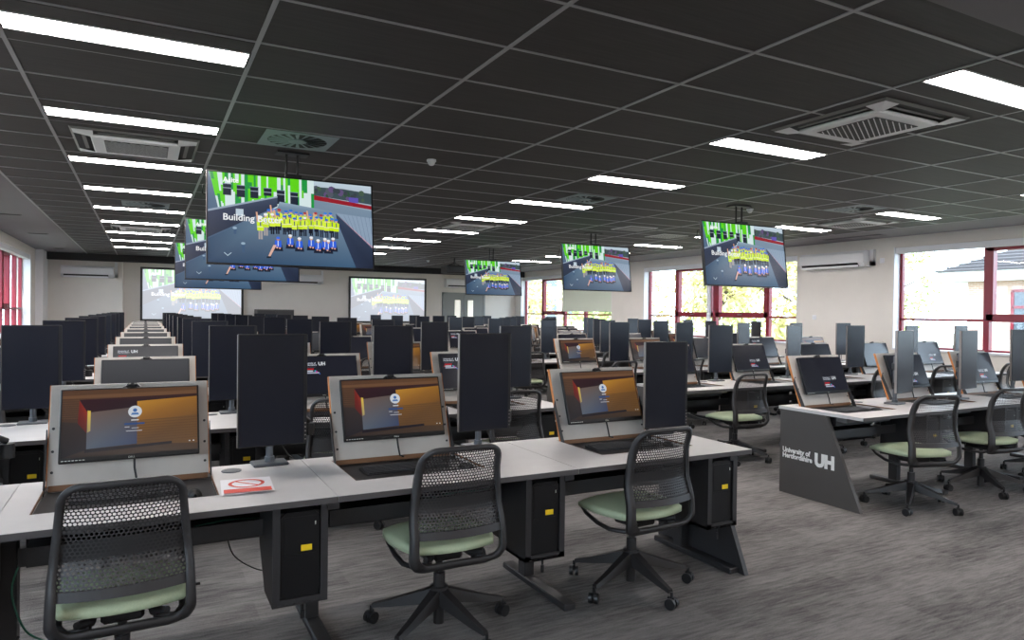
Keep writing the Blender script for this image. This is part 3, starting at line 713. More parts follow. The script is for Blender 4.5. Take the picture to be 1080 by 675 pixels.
# ------------------------------------------------------------------ desks
BAY = 1.187; DEPTH = .79; TOP = .73
def desk_parts(pit0, w_=BAY):
    """local origin: front left corner on the floor, +y is away from the seated person"""
    P = {}
    pit1 = pit0 + .652; py0, py1 = .225, .70
    a = MB(); g_ = .0015; t0 = TOP - .025
    for (x0, x1, y0, y1) in ((g_, w_ - g_, 0, py0), (g_, w_ - g_, py1, DEPTH), (g_, pit0, py0, py1), (pit1, w_ - g_, py0, py1)):
        a.box(x0, x1, y0, y1, t0, TOP)
    a.box(g_, w_ - g_, -.002, .0, t0 - .001, TOP - .0015, 1); a.box(g_, w_ - g_, DEPTH, DEPTH + .002, t0, TOP - .0015, 1)
    P['worktop'] = (a, ['worktop', 'edge'])
    a = MB(); a.box(pit0 - .012, pit1 + .012, py0 - .012, py1, TOP - .075, TOP - .03, 0)
    a.box(pit1 - .004, pit1, py0, py1, TOP - .009, TOP - .001, 1); a.box(pit0, pit0 + .004, py0, py1, TOP - .009, TOP - .001, 1)
    P['keyboard_tray'] = (a, ['pit', 'brown'])
    a = MB(); a.cyl(.045, TOP, TOP + .004, 20, 0, Matrix.Translation((min(pit1 + .09, w_ - .1), .66, 0))); a.cyl(.03, TOP + .004, TOP + .005, 20, 0, Matrix.Translation((min(pit1 + .09, w_ - .1), .66, 0)))
    P['cable_grommet'] = (a, ['stand'])
    # modesty panel, cable basket, lid housing under the top
    a = MB(); a.box(.03, w_ - .03, DEPTH - .07, DEPTH - .05, .38, t0)
    P['modesty_panel'] = (a, ['steel'])
    a = MB(); a.box(.05, w_ - .05, .36, .70, .5, .515); a.box(.05, w_ - .05, .355, .365, .5, .57)
    a.prism([(.3, t0), (.3, .62), (.7, .52), (.7, t0)], pit0 - .02, pit1 + .02, 'x', 0)
    P['cable_basket'] = (a, ['steel'])
    a = MB()
    a.box(-.03, .03, .48, .56, .03, t0, 0, None, .004); a.box(-.035, .035, .06, .74, 0, .035, 0, None, .006); a.box(-.025, .025, .08, .74, t0 - .05, t0, 0)
    P['leg'] = (a, ['steel'])
    a = MB(); hx0, hx1 = w_ - .245, w_ - .02; hy0, hy1 = .09, .46
    a.prism([(hy0, .27), (hy0, t0), (hy1, t0), (hy1, .44), (hy1 - .16, .27)], hx0, hx0 + .012, 'x')
    a.prism([(hy0, .27), (hy0, t0), (hy1, t0), (hy1, .44), (hy1 - .16, .27)], hx1 - .012, hx1, 'x')
    a.box(hx0, hx1, hy0, hy1 - .16, .27, .285)
    a.box(hx0 + .012, hx0 + .03, hy0, hy0 + .008, .27, t0); a.box(hx1 - .03, hx1 - .012, hy0, hy0 + .008, .27, t0); a.box(hx0, hx1, hy0, hy0 + .008, .27, .3)
    for k in range(6): a.box(hx0 + .02 + .03 * k, hx0 + .035 + .03 * k, hy0 - .003, hy0, .276, .28)
    P['computer_holder'] = (a, ['steel'])
    return P
def end_panel(side):
    a = MB(); x0, x1 = (0, .03) if side < 0 else (-.03, 0)
    prof = [(.01, 0), (.32, TOP - .027), (.33, TOP - .026), (DEPTH - .02, TOP - .026), (DEPTH - .02, 0)]
    a.prism(prof, x0, x1, 'x'); return a
PITS = [.10, .10, .135, .30]; PITS2 = [.14, .16, .20, .275]
desk_cache = {}
def merged(parts):
    names = []; out = MB()
    for k, (a, ms) in parts.items():
        for m_ in ms:
            if m_ not in names: names.append(m_)
        b = MB(); b.merge(a); b.m = [names.index(ms[i]) for i in b.m]; out.merge(b)
    return out, [M[n] for n in names]
def make_thing_meshes(parts): return {k: a.mesh(k.split('#')[0], [M[m_] for m_ in ms]) for k, (a, ms) in parts.items()}
def add_parts(t, meshes, skip=()):
    out = {}
    for k, me in meshes.items():
        if k in skip: continue
        o = bpy.data.objects.new(k.split('#')[0], me); COL.objects.link(o); o.parent = t; out[k] = o
    return out
def mesh_thing(name, me, label, cat, loc, rz, group):
    o = bpy.data.objects.new(name, me); COL.objects.link(o); o.location = loc; o.rotation_euler = (0, 0, rz)
    return tag(o, label, cat, group)

ENDL = end_panel(1).mesh('end_panel', [M['steel']]); ENDR = end_panel(-1).mesh('end_panel', [M['panel_grey']])  # first panel repeats the second in a darker colour, its shade painted in
def lettering():
    a = MB(); t1 = text_mb('University of\nHertfordshire', .068, bold=.0032, ls=.82); t2 = text_mb('UH', .165, bold=.011)
    R = Matrix.Rotation(pi / 2, 4, 'X')
    a.merge(t1, Matrix.Translation((0, 0, .06)) @ R); a.merge(t2, Matrix.Translation((max(v[0] for v in t1.v) + .03, 0, -.012)) @ R)
    xs = [v[0] for v in a.v]; s = .50 / (max(xs) - min(xs)); a.v = [((v[0] - min(xs)) * s, v[1], v[2] * s * 1.08) for v in a.v]
    return a

# ------------------------------------------------------------------ flip-up monitor set in the desk
LEAN = radians(19.5)
def flip_parts(kind):
    """origin: centre of the lid's lower edge; the lid leans back"""
    T = Matrix.Rotation(-LEAN, 4, 'X')     # local z runs up the lid, -y towards the person
    P = {}; W = .642; Hh = .445
    a = MB(); a.box(-W / 2 + .004, W / 2 - .004, 0, .02, 0, Hh, 0, T, .002)
    for s in (-1, 1):
        for z in (.06, .15, .25): a.cyl(.006, 0, .003, 8, 1, T @ Matrix.Translation((s * (W / 2 - .02), 0, z)) @ Matrix.Rotation(pi / 2, 4, 'X'))
    P['lid'] = (a, ['lid', 'steel'])
    a = MB(); a.box(-W / 2 + .0005, -W / 2 + .004, .0015, .0205, 0, Hh, 0, T); P['edge_banding'] = (a, ['orange'])
    a = MB(); a.box(W / 2 - .004, W / 2 - .0005, .0015, .0205, 0, Hh, 0, T); P['edge_banding#2'] = (a, ['orange'])
    a = MB(); a.box(-W / 2 + .01, W / 2 - .01, -.004, .018, -.02, .004, 0, T); P['lid_hinge'] = (a, ['brown'])
    for s in (-1, 1):
        a = MB(); a.prism([(-.055, -.03), (-.02, -.03), (.08, .19), (.072, .235), (.058, .2)], s * (W / 2 + .003) - .0025, s * (W / 2 + .003) + .0025, 'x')
        P['support_arm' if s < 0 else 'support_arm#2'] = (a, ['steel'])
    mw, mh = .55, .325; z0 = .087
    a = MB(); a.box(-mw / 2, mw / 2, -.055, -.035, z0, z0 + mh, 0, T, .003); a.box(-.12, .12, -.035, -.0, z0 + .08, z0 + .24, 0, T)
    b = text_mb('DELL', .012, align='CENTER'); a.merge(b, T @ Matrix.Translation((0, -.0556, z0 + .004)) @ Matrix.Rotation(pi / 2, 4, 'X'), 1)
    for k in range(7): a.box(-mw / 2 + .01 + k * .013, -mw / 2 + .019 + k * .013, -.0556, -.055, z0 + .008, z0 + .011, 1, T)
    P['monitor'] = (a, ['bezel', 'label'])
    a = MB(); sw, sh = mw - .016, mh - .03
    Ts = T @ Matrix.Translation((-sw / 2, -.0555, z0 + .022))
    if kind == 'off': a.box(0, sw, -.0006, 0, 0, sh, 0, Ts); P['screen'] = (a, ['screen_off'])
    elif kind == 'grey': a.merge(plain_picture((52, 53, 56), (84, 85, 88)).scaled(sw, sh), Ts); P['screen'] = (a, ['deskpic'])
    else:
        pc = {'login': login_picture, 'uha': lambda: uh_picture(.9, 7.6), 'uhc': lambda: uh_picture(3.7, 7.3), 'uhb': lambda: uh_picture(7.2, 3.4), 'uhg': lambda: uh_picture(.9, 7.6, (70, 71, 74), (84, 85, 88))}[kind]()
        a.merge(pc.scaled(sw, sh), Ts); P['screen'] = (a, ['deskpic'])
    a = MB(); a.tube([T @ Vector((.01, -.03, z0 + .02)), T @ Vector((.012, -.03, .05)), T @ Vector((.02, -.02, .0)), T @ Vector((.035, -.04, -.01))], .005, 6); P['cable'] = (a, ['cable'])
    zt = z0 + mh
    a = MB(); a.box(-.022, .022, -.055, -.015, zt + .004, zt + .02, 0, T, .005); a.cyl(.008, 0, .004, 10, 0, T @ Matrix.Translation((0, -.055, zt + .012)) @ Matrix.Rotation(pi / 2, 4, 'X'))
    a.tube([T @ Vector((-.035, -.04, zt + .001)), T @ Vector((-.02, -.03, zt + .014)), T @ Vector((.02, -.03, zt + .014)), T @ Vector((.035, -.04, zt + .001))], .005, 6)
    P['webcam'] = (a, ['black'])
    return P

# ------------------------------------------------------------------ portrait monitor on a stand
def portrait_parts():
    """origin: centre of the base plate on the desk; faces -y"""
    P = {}
    a = MB(); a.box(-.085, .085, -.06, .06, 0, .014, 0, None, .006); P['base_plate'] = (a, ['stand'])
    a = MB(); a.cyl(.017, .014, .42, 14); a.cyl(.024, .014, .04, 14); P['pole'] = (a, ['stand'])
    a = MB(); a.box(-.03, .03, -.06, .02, .30, .36, 0, None, .004)
    a.tube([(0, .0, .16), (.1, .03, .165), (.19, .02, .16)], [.016, .014, .016], 10); a.cyl(.03, .13, .19, 14, 0, Matrix.Translation((.195, .02, 0))); a.cyl(.022, .13, .19, 12)
    a.tube([(.195, .02, .2), (.15, -.02, .235), (.05, -.035, .3)], [.014, .012, .012], 8)
    P['arm'] = (a, ['black'])
    w_, h, z0 = .325, .545, .105
    a = MB(); a.box(-w_ / 2, w_ / 2, -.085, -.062, z0, z0 + h, 0, None, .003); a.box(-.1, .1, -.062, -.05, z0 + .12, z0 + .42, 0, None, .004)
    for k in range(5): a.box(w_ / 2 - .012, w_ / 2 - .005, -.0856, -.085, z0 + .02 + .02 * k, z0 + .026 + .02 * k, 1)
    P['monitor'] = (a, ['bezel', 'bezel_light'])
    a = MB(); a.box(-w_ / 2 + .006, w_ / 2 - .018, -.0858, -.0852, z0 + .006, z0 + h - .006); P['screen'] = (a, ['screen_off'])
    a = MB(); a.box(-w_ / 2 - .0015, -w_ / 2, -.084, -.064, z0 + .003, z0 + h - .003); P['bezel_edge'] = (a, ['bezel_light'])
    a = MB(); a.tube([(.02, -.05, .2), (.05, .0, .1), (.1, .04, .03), (.13, .08, .004)], .004, 6); P['cable'] = (a, ['cable'])
    return P

# ------------------------------------------------------------------ chair
def back_y(x, z):
    pts = [(.35, -.205), (.38, -.255), (.43, -.285), (.52, -.28), (.64, -.243), (.78, -.25), (.92, -.298)]
    if z <= pts[0][0]: y = pts[0][1]
    else:
        y = pts[-1][1]
        for (a0, b0), (a1, b1) in zip(pts, pts[1:]):
            if a0 <= z <= a1:
                t_ = (z - a0) / (a1 - a0); t_ = t_ * t_ * (3 - 2 * t_) * .4 + t_ * .6; y = b0 + (b1 - b0) * t_; break
    return y + .045 * (x / .22) ** 2
def chair_parts():
    P = {}
    # outline of the back, half width by height
    def loop(hw_top, hw_mid, hw_bot, zt, zb, r, n=9):
        """closed loop of (x,z), rounded corners"""
        def hw(z):
            t_ = (z - zb) / (zt - zb)
            return hw_bot + (hw_mid - hw_bot) * min(1, t_ / .4) if t_ < .4 else hw_mid + (hw_top - hw_mid) * (t_ - .4) / .6
        pts = []
        for k in range(n): an = pi / 2 * k / (n - 1); pts.append((hw(zt - r) - r + r * sin(an), zt - r + r * cos(an)))
        for k in range(1, 14): z = zt - r + (zb + r - (zt - r)) * k / 14; pts.append((hw(z), z))
        for k in range(n): an = pi / 2 * k / (n - 1); pts.append((hw(zb + r) - r + r * cos(an), zb + r - r * sin(an)))
        return pts + [(-x, z) for x, z in reversed(pts)], hw
    outer, hwo = loop(.192, .226, .235, .915, .352, .085)
    inner, hwi = loop(.167, .196, .198, .893, .402, .05)
    n = len(outer); a = MB(); th = .034
    vs = []
    for (x, z) in outer: vs.append((x, back_y(x, z) + th * .3, z))
    for (x, z) in inner: vs.append((x, back_y(x, z) + th * .5, z))
    for (x, z) in outer: vs.append((x, back_y(x, z) - th * .3, z))
    for (x, z) in inner: vs.append((x, back_y(x, z) - th * .5, z))
    fs = []
    for i in range(n):
        j = (i + 1) % n
        fs += [(i, n + i, n + j, j), (2 * n + i, 2 * n + j, 3 * n + j, 3 * n + i), (i, j, 2 * n + j, 2 * n + i), (n + i, 3 * n + i, 3 * n + j, n + j)]
    a.add(vs, fs, 0, None, True)
    # crossbar under the perforated field
    N = 12
    for k in range(N):
        x0, x1 = -.196 + .392 * k / N, -.196 + .392 * (k + 1) / N; zz = [.515, .548]
        v8 = [(x, back_y(x, z) + dy, z) for dy in (-.008, .008) for x in (x0, x1) for z in zz]
        a.add(v8, [(0, 1, 3, 2), (4, 6, 7, 5), (0, 2, 6, 4), (1, 5, 7, 3), (0, 4, 5, 1), (2, 3, 7, 6)])
    P['back_frame'] = (a, ['chair'])
    a = MB(); nz, nx = 28, 26; zb, zt = .545, .90
    for r_ in range(nz):
        z0 = zb + (zt - zb) * r_ / nz; z1 = zb + (zt - zb) * (r_ + 1) / nz; zc = (z0 + z1) / 2
        fz = (zc - zb) / (zt - zb)
        inset = 0 if zc < .853 else .04 * (1 - math.sqrt(max(0, 1 - ((zc - .853) / .047) ** 2)))
        W2 = hwi(zc) + .008 - inset; cw = 2 * W2 / nx; off = .5 * (r_ % 2)
        for c_ in range(-1, nx):
            x0 = -W2 + cw * (c_ + off); x1 = x0 + cw
            if x0 < -W2 - 1e-6:
                a.poly([(x, back_y(x, z), z) for x, z in ((-W2, z0), (max(x1, -W2), z0), (max(x1, -W2), z1), (-W2, z1))]) if x1 > -W2 + 1e-4 else None
                continue
            if x1 > W2 + 1e-6:
                a.poly([(x, back_y(x, z), z) for x, z in ((x0, z0), (W2, z0), (W2, z1), (x0, z1))]); continue
            xc = (x0 + x1) / 2
            sm = .33 if fz < .3 else (.37 if fz < .62 else .41)
            rx, rz_ = cw * sm * 1.06, (z1 - z0) * sm
            hexv = [(xc + rx * cos(pi / 3 * k), zc + rz_ * 1.1 * sin(pi / 3 * k)) for k in range(6)]
            out = [(x1, zc), (x1 - .0 * cw, z1), (x0, z1), (x0, zc), (x0, z0), (x1, z0)]
            pv = [(x, back_y(x, z), z) for x, z in hexv + out]
            a.add(pv, [(k, (k + 1) % 6, 6 + (k + 1) % 6, 6 + k) for k in range(6)])
    P['perforated_back'] = (a, ['chairmesh'])
    # seat: rounded, domed pad with a dropped front edge
    def seatgrid(zf, grow=0.0, nu=18, nv=16):
        vs = []
        for j_ in range(nv + 1):
            for i_ in range(nu + 1):
                u, v = -1 + 2 * i_ / nu, -1 + 2 * j_ / nv
                x = u * math.sqrt(1 - .28 * v * v) * (.245 + grow) * (1 - .07 * max(0, -v)); y = v * math.sqrt(1 - .30 * u * u) * (.238 + grow) + .015
                vs.append((x, y, zf(u, v)))
        return vs, nu, nv
    def topz(u, v): return .462 + .022 * (1 - u ** 4) * (1 - v ** 4) - (.022 * max(0, v - .4) ** 2 / .36) - .012 * (1 - u * u) * max(0, -v + .2) * .5
    def botz(u, v): return .432 - .018 * max(0, v - .4)
    a = MB(); v1, nu, nv = seatgrid(topz); v2, _, _ = seatgrid(botz)
    q = lambda i_, j_: j_ * (nu + 1) + i_
    o_ = len(v1); fs = []
    for j_ in range(nv):
        for i_ in range(nu):
            fs.append((q(i_, j_), q(i_ + 1, j_), q(i_ + 1, j_ + 1), q(i_, j_ + 1))); fs.append((o_ + q(i_, j_), o_ + q(i_, j_ + 1), o_ + q(i_ + 1, j_ + 1), o_ + q(i_ + 1, j_)))
    for i_ in range(nu): fs += [(q(i_, 0), o_ + q(i_, 0), o_ + q(i_ + 1, 0), q(i_ + 1, 0)), (q(i_, nv), q(i_ + 1, nv), o_ + q(i_ + 1, nv), o_ + q(i_, nv))]
    for j_ in range(nv): fs += [(q(0, j_), q(0, j_ + 1), o_ + q(0, j_ + 1), o_ + q(0, j_)), (q(nu, j_), o_ + q(nu, j_), o_ + q(nu, j_ + 1), q(nu, j_ + 1))]
    a.add(v1 + v2, fs, 0, None, True)
    P['seat'] = (a, ['seat'])
    a = MB()
    a.box(-.19, .19, -.15, .19, .418, .432, 0, None, .006); a.box(-.07, .07, -.12, .1, .36, .418, 0, None, .012)
    for s in (-1, 1):
        a.tube([(s * .2, .2, .425), (s * .205, .14, .395), (s * .205, .04, .368), (s * .2, -.06, .358), (s * .17, -.14, .362), (s * .1, -.16, .38)], [.008, .011, .012, .012, .012, .014], 8)
        a.tube([(s * .1, .0, .385), (s * .1, -.14, .392), (s * .14, -.19, .405)], [.02, .018, .014], 8)
    a.tube([(.19, .02, .41), (.25, .02, .405), (.27, .02, .405)], .006, 6)
    P['seat_mechanism'] = (a, ['chairblack'])
    a = MB(); a.cyl(.027, .18, .27, 16); a.cyl(.016, .26, .37, 14); a.cyl(.026, .03, .14, 16); P['gas_column'] = (a, ['chairblack'])
    a = MB()
    for k in range(5):
        R = Matrix.Rotation(2 * pi * k / 5, 4, 'Z')
        secs = [(.02, .032, .13, .20), (.12, .027, .112, .165), (.24, .020, .09, .122), (.328, .015, .078, .096)]
        vs = []
        for (r_, hw_, zb_, zt_) in secs: vs += [(r_, -hw_, zb_), (r_, hw_, zb_), (r_, hw_ * .7, zt_), (r_, -hw_ * .7, zt_)]
        fs = [(0, 1, 2, 3)[::-1], (12, 13, 14, 15)]
        for s_ in range(3):
            for m_ in range(4): fs.append((4 * s_ + m_, 4 * s_ + (m_ + 1) % 4, 4 * s_ + 4 + (m_ + 1) % 4, 4 * s_ + 4 + m_))
        a.add(vs, fs, 0, R)
    a.cyl(.044, .13, .205, 18)
    P['base'] = (a, ['chairblack'])
    return P
def caster_mb():
    a = MB()
    for s in (-1, 1): a.cyl(.028, -.009, .009, 18, 0, Matrix.Translation((0, s * .016, .028)) @ Matrix.Rotation(pi / 2, 4, 'X'))
    a.box(-.016, .022, -.008, .008, .03, .062, 0, None, .004); a.cyl(.008, .05, .085, 8)
    return a

CP = chair_parts(); CM = make_thing_meshes(CP); CASTER = caster_mb().mesh('caster', [M['black']])
def chair_full(loc, rz, base_rot, label, group):
    t = thing('office_chair', label, 'chair', loc, rz, group)
    o = add_parts(t, CM)
    o['base'].rotation_euler = (0, 0, base_rot)
    for k in range(5):
        an = base_rot + 2 * pi * k / 5
        c_ = bpy.data.objects.new('caster', CASTER); COL.objects.link(c_); c_.parent = t
        c_.location = (.335 * cos(an), .335 * sin(an), 0); c_.rotation_euler = (0, 0, rnd.uniform(0, 6.28))
    return t
def chair_merged_mesh():
    full, ms = merged(CP); ms = list(ms); ms.append(M['black'])
    for k in range(5):
        an = 2 * pi * k / 5 + .4; b = caster_mb(); b.m = [len(ms) - 1] * len(b.f)
        full.merge(b, Matrix.Translation((.335 * cos(an), .335 * sin(an), 0)) @ Matrix.Rotation(an * 3, 4, 'Z'))
    return full.mesh('office_chair', ms)
CHAIR1 = chair_merged_mesh()

# ------------------------------------------------------------------ small desk things
def keyboard_parts():
    P = {}; a = MB(); a.prism([(-.065, 0), (-.065, .008), (.065, .02), (.065, 0)], -.22, .22, 'x'); P['case'] = (a, ['black'])
    a = MB()
    for r_ in range(6):
        y = -.052 + .02 * r_; z = .0085 + (y + .065) * .0923
        x = -.21
        k = 0
        while x < .205:
            w_ = .017
            if r_ == 0 and -.12 < x < -.02: w_ = .11
            a.box(x, x + w_, y - .008, y + .008, z, z + .006); x += w_ + .002; k += 1
    P['keys'] = (a, ['screen_grey2']); return P
M['screen_grey2'] = mat('dark grey keycaps', (44, 44, 47), .5)
def mouse_mb():
    a = MB(); n = 12; vs = []; fs = []
    for j_ in range(7):
        t_ = j_ / 6; y = -.055 + .11 * t_; w_ = .03 * math.sqrt(max(.05, 1 - (2 * t_ - 1) ** 4)); h = .034 * math.sqrt(max(.03, 1 - (2 * t_ - .9) ** 2 * .8))
        for k in range(n): an = pi * k / (n - 1); vs.append((w_ * cos(an), y, h * sin(an)))
    for j_ in range(6):
        for k in range(n - 1): fs.append((j_ * n + k, j_ * n + k + 1, (j_ + 1) * n + k + 1, (j_ + 1) * n + k))
    fs += [list(range(n)), [6 * n + k for k in range(n)][::-1]]
    a.add(vs, fs, 0, None, True); return a
def tower_parts():
    """origin: bottom front left corner"""
    P = {}
    a = MB(); a.box(0, .165, .012, .42, 0, .37, 0, None, .004); P['case'] = (a, ['black'])
    a = MB()
    a.prism([(.002, .03), (.02, .0), (.145, .0), (.163, .03), (.163, .35), (.14, .37), (.025, .37), (.002, .35)], 0, .014, 'y'); a.box(.02, .145, -.002, 0, .19, .193); a.box(.02, .145, -.002, 0, .2, .35)
    P['front_panel'] = (a, ['bezel'])
    a = MB(); a.box(.085, .13, -.0035, -.002, .205, .23); P['yellow_label'] = (a, ['yellow'])
    a = MB(); a.box(.142, .146, -.003, 0, .31, .325); P['power_light'] = (a, ['label'])
    return P
KP = keyboard_parts(); KM = make_thing_meshes(KP); kb1, kbm = merged(KP); KB1 = kb1.mesh('keyboard', kbm)
MOUSE = mouse_mb().mesh('mouse', [M['black']])
TP = tower_parts(); TM = make_thing_meshes(TP); tw1, twm = merged(TP); TW1 = tw1.mesh('computer_tower', twm)
PP = portrait_parts(); PM = make_thing_meshes(PP); pp1, ppm = merged(PP); PP1 = pp1.mesh('portrait_monitor', ppm)
FP = {}; FM = {}; F1 = {}
for kd in ('login', 'uha', 'uhb', 'uhc', 'uhg', 'off', 'grey'):
    FP[kd] = flip_parts(kd); FM[kd] = make_thing_meshes(FP[kd]); a_, m_ = merged(FP[kd]); F1[kd] = a_.mesh('flip_up_monitor', m_)
DP = {p: desk_parts(p) for p in set(PITS + PITS2 + [.11])}; DM = {p: make_thing_meshes(DP[p]) for p in DP}
D1 = {}
for p in DP: a_, m_ = merged(DP[p]); D1[p] = a_.mesh('computer_desk', m_)

# ------------------------------------------------------------------ place the work places
PITCH = 1.94
COLL = ['seat by wall', 'second seat from wall', 'third seat from wall', 'aisle end seat']
COLR = ['aisle end seat', 'second seat from aisle', 'third seat from aisle', 'fourth seat from aisle', 'seat beside windows']
STATE = {'login': 'with orange login picture', 'uha': 'with small university logo', 'uhb': 'with small university logo', 'uhc': 'with small university logo', 'uhg': 'with grey screen and logo', 'off': 'with dark screen', 'grey': 'with plain grey screen'}
def place_desk(x, y, pit, k, where, side_panel, near):
    lab = 'pale grey computer desk, %s row, %s' % (ORD[k], where)
    if near or side_panel < 0:
        t = thing('computer_desk', lab, 'desk', (x, y, 0), 0, 'computer desks in long rows')
        add_parts(t, DM[pit], ('leg',) if side_panel < 0 else ())
    else:
        t = mesh_thing('computer_desk', D1[pit], lab, 'desk', (x, y, 0), 0, 'computer desks in long rows')
    if side_panel:
        o = bpy.data.objects.new('end_panel', ENDR if side_panel < 0 else ENDL); COL.objects.link(o); o.parent = t
        o.location = (0 if side_panel < 0 else BAY, 0, 0)
        if side_panel > 0:
            l2 = bpy.data.objects.new('leg', DM[pit]['leg']); COL.objects.link(l2); l2.parent = t; l2.location = (BAY - .06, 0, 0)
    return t
def place_flip(x, y, kind, k, where, near):
    lab = 'flip-up monitor %s, %s row, %s' % (STATE[kind], ORD[k], where)
    g_ = 'flip up monitors set in the desks'
    if near:
        t = thing('flip_up_monitor', lab, 'monitor', (x, y, TOP + .002), 0, g_); add_parts(t, FM[kind])
    else: mesh_thing('flip_up_monitor', F1[kind], lab, 'monitor', (x, y, TOP + .002), 0, g_)
def place_portrait(x, y, rz, k, where, near, dz=0):
    lab = 'black portrait monitor on grey stand, %s row, %s' % (ORD[k], where)
    g_ = 'portrait monitors standing on the desks'
    if near:
        t = thing('portrait_monitor', lab, 'monitor', (x, y, TOP + .0005), rz, g_); o = add_parts(t, PM)
        if dz:
            for n_ in ('monitor', 'screen', 'bezel_edge'): o[n_].location.z = dz
    else: mesh_thing('portrait_monitor', PP1, lab, 'monitor', (x, y, TOP + .0005), rz, g_)
def place_chair(x, y, rz, k, where, near, br=None):
    lab = 'green-seated swivel chair, %s row, %s' % (ORD[k], where)
    g_ = 'office chairs at the desks'
    if near: chair_full((x, y, 0), rz, rnd.uniform(0, 1.2) if br is None else br, lab, g_)
    else: mesh_thing('office_chair', CHAIR1, lab, 'chair', (x, y, 0), rz, g_)
def place_tower(x, y, k, where, near):
    lab = 'black computer tower under desk, %s row, %s' % (ORD[k], where)
    g_ = 'computer towers hung under the desks'
    if near:
        t = thing('computer_tower', lab, 'computer', (x, y, .286), 0, g_); add_parts(t, TM)
    else: mesh_thing('computer_tower', TW1, lab, 'computer', (x, y, .286), 0, g_)
def place_keyboard(x, y, k, where, near, rz=0):
    lab = 'black keyboard in tray, %s row, %s' % (ORD[k], where)
    g_ = 'keyboards on the desks'
    if near:
        t = thing('keyboard', lab, 'keyboard', (x, y, TOP - .0295), rz, g_); add_parts(t, KM)
    else: mesh_thing('keyboard', KB1, lab, 'keyboard', (x, y, TOP - .0295), rz, g_)

LX = 3.085 - 4 * BAY; LY = 2.862
NLR = 10
left_state = {(0, 0): 'login', (0, 1): 'login', (0, 2): 'login', (0, 3): 'login', (1, 1): 'grey', (1, 2): 'uhc', (1, 3): 'uha', (2, 0): 'uha', (2, 1): 'uhg', (1, 0): 'off'}
chair_fix = {(0, 1): (-.07, 2.98, 2, .35), (0, 2): (1.235, 3.04, 0, 1.24), (0, 3): (2.375, 3.05, 3, radians(51))}
port_fix = {(0, 1): (.55, 3.60, 2), (0, 2): (1.685, 3.58, 2), (0, 3): (2.93, 3.50, -4)}
for k in range(NLR):
    for c_ in range(4):
        x = LX + BAY * c_; y = LY + PITCH * k; pit = (PITS if k == 0 else PITS2)[c_]
        where = 'left block, %s' % COLL[c_]
        sx = -.0 
        if k > 0 and c_ == 1: sx = .0
        place_desk(x, y, pit, k, where, 1 if c_ == 3 else 0, k <= 2)
        kind = left_state.get((k, c_))
        if kind is None: kind = rnd.choice(['off', 'grey', 'off', 'login', 'uha']) if c_ != 1 else 'grey'
        if c_ == 3 and kind == 'off': kind = 'login'
        jx = .04 if (k > 0 and c_ == 1) else 0
        place_flip(x + pit + .326 + jx * 0, y + .655, kind, k, where, k <= 3)
        if (k, c_) in port_fix: px_, py_, pr_ = port_fix[(k, c_)]
        else: px_, py_, pr_ = (-.65, .57, 1.79, 2.91)[c_], y + .70, rnd.uniform(-6, 8)
        if (k, c_) == (0, 0): px_ = -.71
        place_portrait(px_, py_, radians(pr_), k, where, k <= 3, -.055 if (k, c_) == (0, 3) else 0)
        if (k, c_) in chair_fix:
            a1, b1, r1, br = chair_fix[(k, c_)]; place_chair(a1, b1, radians(r1), k, where, True, br)
        else: place_chair(x + pit + .32 + rnd.uniform(-.08, .08), y + .04 + rnd.uniform(-.1, .08), radians(rnd.uniform(-18, 18)), k, where, k <= 1)
        if k <= 2:
            place_tower(x + BAY - .215, y + .1, k, where, k <= 1)
            place_keyboard(x + pit + .32, y + .47, k, where, k <= 1, radians(rnd.uniform(-3, 3)))

RX = 4.80; RY = 3.375
right_fix = {(0, 0): (5.86, 3.82, 10, 0), (0, 1): (6.80, 3.80, 6, 0)}
rchair = {(0, 0): (5.38, 3.36, -16, .15), (0, 1): (6.47, 3.42, -8, .5), (1, 0): (5.42, 5.26, -4, .3), (1, 1): (6.5, 5.2, -10, .7)}
for k in range(9):
    for c_ in range(5):
        x = RX + BAY * c_; y = RY + PITCH * k; pit = .11
        where = 'right block, %s' % COLR[c_]
        t = place_desk(x, y, pit, k, where, -1 if c_ == 0 else (1 if c_ == 4 else 0), k <= 2)
        if k == 0 and c_ == 0:
            lt = lettering(); Ml = Matrix.Translation((-.0012, DEPTH - .05, .30)) @ Matrix.Rotation(-pi / 2, 4, 'Z')
            b_ = MB(); b_.merge(lt, Ml)
            ep = [o for o in t.children if o.name.startswith('end_panel')][0]
            lo = b_.build('lettering', M['lettering'], ep); lo['label'] = 'white University of Hertfordshire UH lettering'
            ep['label'] = 'grey end panel with sloping front edge and white lettering'
        kind = 'uhb' if k <= 1 else rnd.choice(['uhb', 'off', 'uha', 'login'])
        if (k, c_) == (2, 0): kind = 'login'
        if (k, c_) == (2, 1): kind = 'login'
        place_flip(x + pit + .326, y + .655, kind, k, where, k <= 3)
        if (k, c_) in right_fix: px_, py_, pr_, _ = right_fix[(k, c_)]
        else: px_, py_, pr_ = x + pit + .635 + .32, y + .68, rnd.uniform(-8, 12)
        place_portrait(px_, py_, radians(pr_), k, where, k <= 3)
        if (k, c_) in rchair: a1, b1, r1, br = rchair[(k, c_)]; place_chair(a1, b1, radians(r1), k, where, True, br)
        else: place_chair(x + pit + .32 + rnd.uniform(-.08, .08), y + .03 + rnd.uniform(-.1, .08), radians(rnd.uniform(-20, 20)), k, where, k <= 1)
        if k <= 2:
            place_tower(x + BAY - .215, y + .1, k, where, k <= 1)
            place_keyboard(x + pit + .3, y + .44, k, where, k <= 1, radians(rnd.uniform(-3, 3)))

